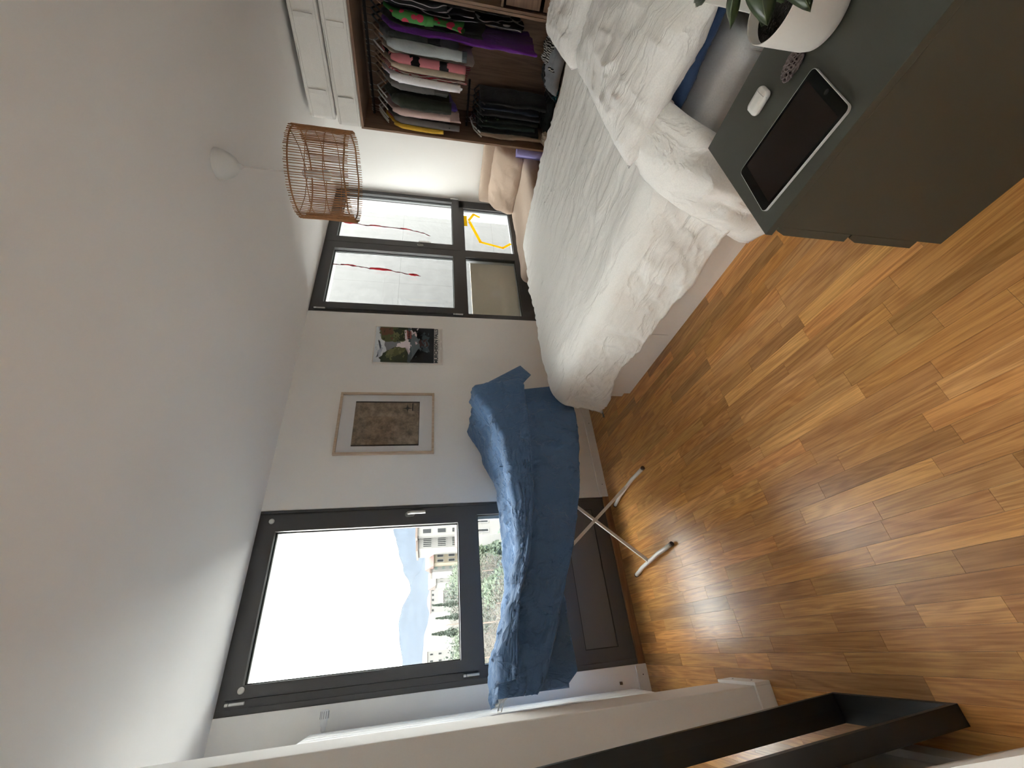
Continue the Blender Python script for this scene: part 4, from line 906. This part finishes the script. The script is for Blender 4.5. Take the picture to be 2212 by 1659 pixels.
def garment(name, label, cat, y, ztop, zbot, hx, th, M, seed, sleeve=None, lean=0, hanger=HW, front=0, flare=0, cuff=None, xo=0):
    """upper-body garment on a hanger: shoulders run front to back; sleeve=(length, radius)"""
    t = thing(name, label, cat, (3.86, y, ztop), 'clothes on the upper wardrobe rail')
    N = 30
    def fn(u, v):
        z = ztop+(zbot-ztop)*v; dn = ztop-z
        sh_ = smooth([(0, .04), (.035, .10), (.075, .165), (.12, hx*.92), (.25, hx), (3, hx)], dn)+flare*v
        tk = smooth([(0, .010), (.05, .016), (.15, th), (3, th*1.1)], dn)
        a = 2*pi*u; ca, sa = cos(a), sin(a)
        x = 3.86+xo+sh_*(abs(ca)**.75)*(1 if ca > 0 else -1); yy = y+tk*(abs(sa)**.8)*(1 if sa > 0 else -1)
        w_ = min(1, dn/.2); rs = random.Random(seed*13); hs = rs.uniform(-.05, .05); lx_ = rs.uniform(-.02, .02)
        x += w_*(.010*nz(a*1.2, z*5, seed)+.006*sin(a*5+z*9+seed)); yy += w_*(.014*nz(x*9, z*3.5, seed+2)+.007*sin(x*38+2.5*nz(z*4, seed)))+lean*dn
        x += lx_*w_; z += (.012*nz(a, seed)+front*(-ca*.04)+hs*ca+.010*sin(a*3+seed))*v
        return Vector((min(x, WXB-.015), yy, z))
    g = MB().grid(fn, N, 34, True); n0 = len(g.v)
    g.add([Vector((3.86, y, ztop+.004))], []); 
    g.f += [(n0, (i+1) % N, i) for i in range(N)]; g.m += [0]*N
    g.build('body', M, t, True)
    if sleeve:
        L_, r = sleeve; dx = xo
        pts = [(3.86-hx*.86+dx, y-.004, ztop-.085), (3.86-hx*1.03+dx, y-.010, ztop-.16), (3.86-hx*1.10+dx, y-.016+lean*.3, ztop-.32), (3.86-hx*1.09+dx, y-.016+lean*.5, ztop-.085-L_*.8), (3.86-hx*1.05+dx, y-.014+lean*L_, ztop-.085-L_)]
        mb = MB(); Q = []
        for i in range(len(pts)-1):
            for k in range(5): Q.append(Vector(pts[i]).lerp(Vector(pts[i+1]), k/5))
        Q.append(Vector(pts[-1])); RR = [r*(.55+.45*min(1, i/5))*(1-.18*i/len(Q))*(1+.12*nz(i*.9, seed)) for i in range(len(Q))]
        s_ = mb.tube(Q, RR, 14).build('sleeve', M, t, True)
        if cuff: MB().tube([Q[-1]+Vector((0, 0, .035)), Q[-1]-Vector((0, 0, .004))], r*.90, 14).build('cuff', cuff, s_)
    hook(t, y, 1.948, hanger)
    return t
c = cloth
garment('shirt', 'mustard yellow top hanging first at the window end of the rail', 'shirt', -1.055, 1.835, 1.315, .245, .020, c('mustard_cloth', (.60, .36, .04), 14, .6), 1, (.44, .022), .02)
garment('shirt', 'crimson top squeezed between the yellow top and the grey checked jacket', 'shirt', -1.072, 1.82, 1.27, .20, .012, c('crimson_cloth', (.26, .015, .055), 14, .5), 2)
garment('jacket', 'grey checked jacket with three dark cuff buttons near the yellow top', 'jacket', -1.098, 1.83, 1.24, .225, .020, stripes('grey_check', (.12, .108, .10), (.165, .15, .145), 90, 'Z'), 3, (.58, .032), .02)
t = bpy.data.objects['jacket']
for k in range(3): MB().lathe([(0, .004), (.006, .003), (.007, 0), (0, 0)], (3.592, -1.106+.0, 1.30-k*.022), 10, Matrix.Rotation(-pi/2, 3, 'Y')).build('cuff_button', HBK, t)
garment('blouse', 'pale pink blouse beside the grey checked jacket', 'blouse', -1.165, 1.84, 1.20, .215, .028, c('pale_pink', (.55, .40, .36), 12, .5), 4, (.50, .036), .01)
garment('coat', 'bulky dark olive padded coat near the middle of the rail', 'coat', -1.262, 1.835, 1.265, .235, .048, c('dark_olive', (.020, .024, .017), 10, .6), 5, (.50, .055), .03)
garment('shirt', 'violet shirt showing below the olive coat', 'shirt', -1.222, 1.80, 1.225, .17, .016, c('violet_cloth', (.09, .055, .24), 12, .5), 6)
garment('shirt', 'plain mid-grey shirt behind the white dotted one', 'shirt', -1.365, 1.84, 1.25, .22, .026, c('mid_grey', (.15, .145, .14), 12, .5), 7, (.36, .030), .02, HWD)
garment('shirt', 'white shirt with tiny dots in the middle of the rail', 'shirt', -1.425, 1.845, 1.215, .225, .024, dots('white_dotted', (.78, .76, .78), (.25, .25, .3), 60, .12), 8, (.58, .034), .03, HWD)
garment('shirt', 'red and white striped shirt with its hem below its neighbours', 'shirt', -1.475, 1.84, 1.105, .205, .020, stripes('red_white', (.52, .46, .43), (.32, .03, .045), 58, 'X', .6), 9, None, .02, HWD)
garment('trousers', 'beige folded trousers hung over a wooden hanger', 'trousers', -1.512, 1.83, 1.145, .225, .022, c('beige_cloth', (.40, .33, .25), 10, .4), 10, (.60, .03), .02, HWD)
garment('cardigan', 'pink cardigan with black and cream pattern bands', 'cardigan', -1.560, 1.83, 1.175, .215, .024, stripes('pink_black', (.52, .18, .20), (.012, .011, .012), 4.3, 'Z', .35, .95, .72), 11, (.60, .038), .02, HWD)
garment('blouse', 'cream blouse hanging low behind the pink cardigan', 'blouse', -1.590, 1.83, 1.075, .205, .020, c('cream_cloth', (.48, .42, .34), 10, .5), 12)
DEN = c('light_grey_denim', (.34, .37, .375), 12, .5)
garment('shirt', 'pale grey-blue denim shirt with a stitched cuff', 'shirt', -1.655, 1.85, 1.21, .225, .030, DEN, 13, (.62, .045), .02, HWD, cuff=c('denim_inside', (.10, .115, .12), 12, .4))
garment('shirt', 'dark grey shirt behind the long purple dress', 'shirt', -1.700, 1.845, 1.35, .20, .018, c('charcoal_cloth', (.05, .055, .055), 12, .5), 14, (.3, .03), 0, HWD)
garment('dress', 'long deep purple dress reaching down to the folded pile', 'dress', -1.752, 1.82, .585, .195, .026, c('deep_purple', (.15, .03, .28), 9, .8, (2, 2, .5)), 15, None, .0, HBK, 0, .03)
garment('dress', 'black dress between the purple one and the green flowered one', 'dress', -1.795, 1.82, 1.0, .21, .024, c('black_cloth', (.008, .008, .009), 9, .4), 16, None, 0, HBK)
garment('dress', 'green dress with pink flower spots', 'dress', -1.842, 1.80, 1.165, .235, .024, dots('green_flowers', (.07, .24, .07), (.52, .05, .10), 13, .36), 17, (.3, .035), .02, HBK)
BWS = stripes('black_white_streaks', (.010, .010, .011), (.36, .33, .35), 34, 'Y', 3.0, .9, .84, 5)
garment('dress', 'long black dress with thin white streaks near the wardrobe divider', 'dress', -1.890, 1.83, .70, .21, .022, BWS, 18, None, .0, HWD, 0, .05)
garment('blouse', 'short black blouse with white streaks before the wardrobe divider', 'blouse', -1.925, 1.85, 1.10, .22, .018, BWS, 19, (.45, .035), .0, HWD)
garment('coat', 'black coat pressed against the wardrobe divider', 'coat', -1.957, 1.84, .80, .22, .016, MATS['black_cloth'], 20, None, 0, HWD)
def trousers(label, y, zt, zb, M, seed, hx=.17, th=.018, hang=HBK, cat='trousers', name='trousers', lean=0):
    t = thing(name, label, cat, (3.86, y, zt), 'clothes on the lower wardrobe rail')
    def fn(u, v):
        z = zt+(zb-zt)*v; a = 2*pi*u; ca, sa = cos(a), sin(a)
        x = 3.86-.06+(hx*(1-.12*v))*(abs(ca)**.5)*(1 if ca > 0 else -1); yy = y+th*(1+.4*v)*(abs(sa)**.7)*(1 if sa > 0 else -1)+lean*v
        x += .012*nz(z*4, seed); yy += .012*nz(x*7, z*5, seed)*min(1, v*4)
        return Vector((x, yy, z+.010*nz(a, seed)*v))
    g = MB().grid(fn, 26, 22, True); n0 = len(g.v); g.add([Vector((3.80, y, zt+.003))], []); g.f += [(n0, (i+1) % 26, i) for i in range(26)]; g.m += [0]*26
    g.build('legs', M, t, True)
    h_ = MB().tube([(3.86, y, zt-.0), (3.86, y, 1.06), (3.872, y, 1.08), (3.868, y, 1.098), (3.850, y, 1.090)], .0018, 6).build('hanger', STEEL if hang != HBK else HBK, t)
    MB().tube([(3.60, y, zt-.03), (3.72, y, zt+.035), (3.86, y, zt+.055), (3.98, y, zt+.0)], .006, 8).build('hanger_bar', hang, h_, True)
trousers('beige trousers on a white hanger next to the wardrobe side', -1.068, .985, .335, c('tan_cloth', (.44, .34, .25), 10, .5), 31, hang=HW)
trousers('black trousers on a white hanger behind the beige pair', -1.105, 1.0, .40, c('near_black', (.010, .011, .012), 10, .4), 32, hang=HW)
trousers('dark green trousers third on the lower rail', -1.150, .99, .45, c('bottle_green', (.012, .022, .019), 10, .5), 33)
trousers('black and green patterned trousers fourth on the lower rail', -1.198, .985, .43, dots('green_black', (.010, .013, .012), (.05, .09, .05), 22, .25), 34)
trousers('charcoal trousers fifth on the lower rail', -1.246, .985, .42, c('charcoal_dark', (.020, .021, .023), 10, .5), 35)
trousers('navy trousers sixth on the lower rail', -1.296, .985, .44, c('navy_cloth', (.013, .018, .032), 10, .5), 36)
trousers('black trousers at the near end of the lower rail', -1.345, .985, .38, MATS['near_black'], 37)
def pile(name, label, x, y, z, lx, ly, h_, M, seed, sag=.3):
    N = 34; mb = MB()
    def fn(u, v):
        a, b_ = u*2-1, v*2-1; k = max(0, (1-abs(a)**3)*(1-abs(b_)**3))**.5
        return Vector((x+a*lx/2+.02*nz(b_*2, seed), y+b_*ly/2+.02*nz(a*2, seed+1), z+h_*k*(.8+.3*nz(a*2, b_*2, seed))+.012*k*nz(a*7, b_*7, seed)+.001))
    mb.grid(fn, N, N)
    return tag(mb.build(name, M, smooth=True, solid=.006), label, 'folded clothes', 'folded clothes on the wardrobe bottom')
pile('folded_clothes', 'heap of black clothes along the wardrobe bottom', 3.84, -1.70, .311, .40, .54, .16, MATS['black_cloth'], 1)
pile('folded_clothes', 'dark clothes heap under the lower rail', 3.82, -1.28, .311, .36, .34, .08, MATS['near_black'], 2)
pile('folded_clothes', 'teal patterned cloth under the grey jeans', 3.76, -1.50, .313, .30, .14, .06, dots('teal_print', (.01, .03, .035), (.03, .16, .17), 60, .35), 3)
pile('folded_clothes', 'black and white zigzag cloth under the grey jeans', 3.73, -1.77, .395, .24, .24, .11, stripes('zigzag', (.42, .40, .38), (.02, .02, .02), 60, 'Y', 1.6), 4)
pile('folded_clothes', 'crumpled washed grey jeans on top of the folded pile', 3.66, -1.70, .335, .15, .40, .145, c('grey_denim', (.20, .215, .235), 9, .8), 5)
pile('folded_clothes', 'blue and green cloth at the near end of the pile', 3.74, -1.92, .395, .28, .11, .10, c('blue_green_cloth', (.02, .055, .06), 9, .6), 6)
pile('folded_clothes', 'tan garment tucked into the wardrobe corner', 3.66, -1.10, .311, .12, .12, .06, MATS['tan_cloth'], 7)

# ------------------------------------------------------------------ storage boxes on top
FAB = c('white_box_fabric', (.80, .775, .74), 4, .25, (1, .5, 1)); FABD = c('box_seam', (.70, .675, .64), 30, .3)
def storage(label, y0, y1, z0, z1, seed):
    t = thing('storage_box', label, 'storage box', (3.87, (y0+y1)/2, z0), 'fabric boxes on the wardrobe')
    b_ = slab(3.59, 4.14, y0, y1, z0, z1, .012, .006, 6, 26, seed).build('fabric_body', FAB, t, True)
    for zz in (z0+.022, z1-.022): MB().tube([(3.589, y0+.01+(y1-y0-.02)*k/12, zz+.001*sin(k*2.1)) for k in range(13)], .0022, 5).build('seam', FABD, b_)
    for yy in (y0+.19, y1-.19-.04): MB().box((3.582, yy, z0+.04), (3.589, yy+.035, z1-.03), .002).build('handle_loop', FAB, b_)
    MB().box((3.5895, y0+.02, z1-.004), (4.1, y1-.02, z1+.003), .002).build('lid', FAB, t)
storage('long white fabric storage box directly on the wardrobe top', -1.945, -1.012, 2.0375, 2.232, 3)
storage('long white fabric storage box on top of the other one under the ceiling', -1.965, -1.045, 2.250, 2.455, 8)

# ================================================================== SOFA in the window corner
sf = thing('sofa', 'beige corduroy sofa with loose cushions in the corner by the second window', 'sofa', (3.5, -.53, 0))
SFM = c('beige_corduroy', (.46, .36, .285), 12, .25, (1, 1, 1), .10); SFB = c('beige_cushion', (.48, .37, .29), 6, .6, (1, 1, .4), .08)
slab(2.78, 4.05, -.86, -.12, .04, .30, .03, .003, 3, 24).build('base', SFM, sf, True)
slab(2.66, 3.95, -.87, -.11, .30, .485, .075, .010, 3, 34, 4).build('seat_cushion', SFM, sf, True)
slab(4.02, 4.17, -.90, -.115, .04, .86, .03, .004, 3, 24).build('backrest', SFM, sf, True)
def bc(u, v): pass
mb = slab(3.72, 4.01, -.88, -.16, .475, .76, .10, .022, 5, 34, 9)
mb.v = [(x-.10*(z-.475)/.28*-1-.06*(1-(z-.475)/.28), y, z) for x, y, z in mb.v]
mb.build('back_cushion', SFB, sf, True)
for x_, y_ in ((2.84, -.82), (2.84, -.17), (4.0, -.82), (4.0, -.17)): MB().lathe([(0, 0), (.018, 0), (.022, .045), (0, .045)], (x_, y_, 0), 12).build('leg', MATS['tree_bark'], sf)
ym = thing('yoga_mat', 'rolled lilac exercise mat tucked between sofa and wardrobe', 'exercise mat', (3.665, -.935, 0))
LIL = mat('lilac_foam', (.28, .25, .52), .8, bump=(120, .3, .002)); mb = MB()
pr_ = [(.012+.0085*t/(2*pi), t) for t in [k*.25 for k in range(int(4.4*2*pi/.25))]]
def roll(u, v): r, a = pr_[min(len(pr_)-1, int(u*(len(pr_)-1)+.5))]; return Vector((3.665+r*cos(a), -.935+r*sin(a), .002+.583*v))
mb.grid(roll, len(pr_), 2).build('foam_roll', LIL, ym, True, .005)

# ------------------------------------------------------------------ tape figure and red streamers on the second window
TAPE = sheer('yellow_tape', (.98, .74, .02), .6)
tp = thing('tape_figure', 'bent line of bright yellow tape stuck on the lower right pane', 'tape', (3.7, .034, .75))
pts = [(3.925, 1.005), (3.863, 1.005), (3.484, .853), (3.417, .598), (3.495, .494)]
def strip(a, b, w, k, par=tp, M=TAPE, nm='tape_strip'):
    a = Vector((a[0], 0, a[1])); b_ = Vector((b[0], 0, b[1])); d_ = (b_-a).normalized(); q = Vector((d_.z, 0, -d_.x))*w/2; y_ = Vector((0, .0352-.0003*k, 0))
    return MB().prism([a+q+y_, b_+q+y_, b_-q+y_, a-q+y_], (0, .0005, 0)).build(nm, M, par)
strip((3.855, .965), (3.475, .845), .034, 1); strip((3.490, .865), (3.410, .585), .032, 2); strip((3.405, .60), (3.500, .490), .03, 3)
strip((3.86, .975), (4.00, .905), .032, 4); strip((4.0, .915), (3.945, .835), .03, 5); strip((3.95, 1.015), (3.755, 1.012), .045, 6)
RED = sheer('red_paper', (.62, .045, .06), .5); DRED = sheer('dark_red_thread', (.25, .05, .07), .4)
def streamer(label, pts, lumps, sd):
    t = thing('paper_streamer', label, 'streamer', (pts[0][0], .025, pts[0][1]))
    P = []
    for i in range(len(pts)-1):
        for k in range(6): a = k/6; P.append(Vector((pts[i][0]*(1-a)+pts[i+1][0]*a+.004*sin((i*6+k)*1.9), .018+.003*sin(k+sd), pts[i][1]*(1-a)+pts[i+1][1]*a)))
    P.append(Vector((pts[-1][0], .02, pts[-1][1])))
    MB().tube(P, [.0045+.0015*sin(i*2.3) for i in range(len(P)-1)]+[.0008], 6).build('twisted_strand', DRED, t, True)
    for za, zb, w_ in lumps:
        Q = []; n = 9
        for k in range(n+1): z = za+(zb-za)*k/n; x = lerp(sorted([(p_[1], p_[0]) for p_ in pts]), z); Q.append(Vector((x+.002*sin(k*2), .012, z)))
        MB().tube(Q, [w_*(.25+.75*sin(pi*(k+.4)/(n+.8))) for k in range(n+1)], 7).build('paper_tuft', RED, t, True)
streamer('red paper streamer hanging inside the left leaf of the second window', [(2.933, 2.38), (2.928, 2.185), (2.903, 2.021), (2.889, 1.79), (2.849, 1.621), (2.84, 1.505)], [(2.02, 1.80, .013), (1.63, 1.53, .012), (2.30, 2.15, .006)], 1)
streamer('thinner red paper streamer hanging inside the right leaf of the second window', [(3.617, 2.38), (3.592, 2.117), (3.584, 1.723), (3.551, 1.539), (3.499, 1.418)], [(2.37, 2.24, .016), (2.08, 1.95, .007), (1.75, 1.62, .006)], 2)
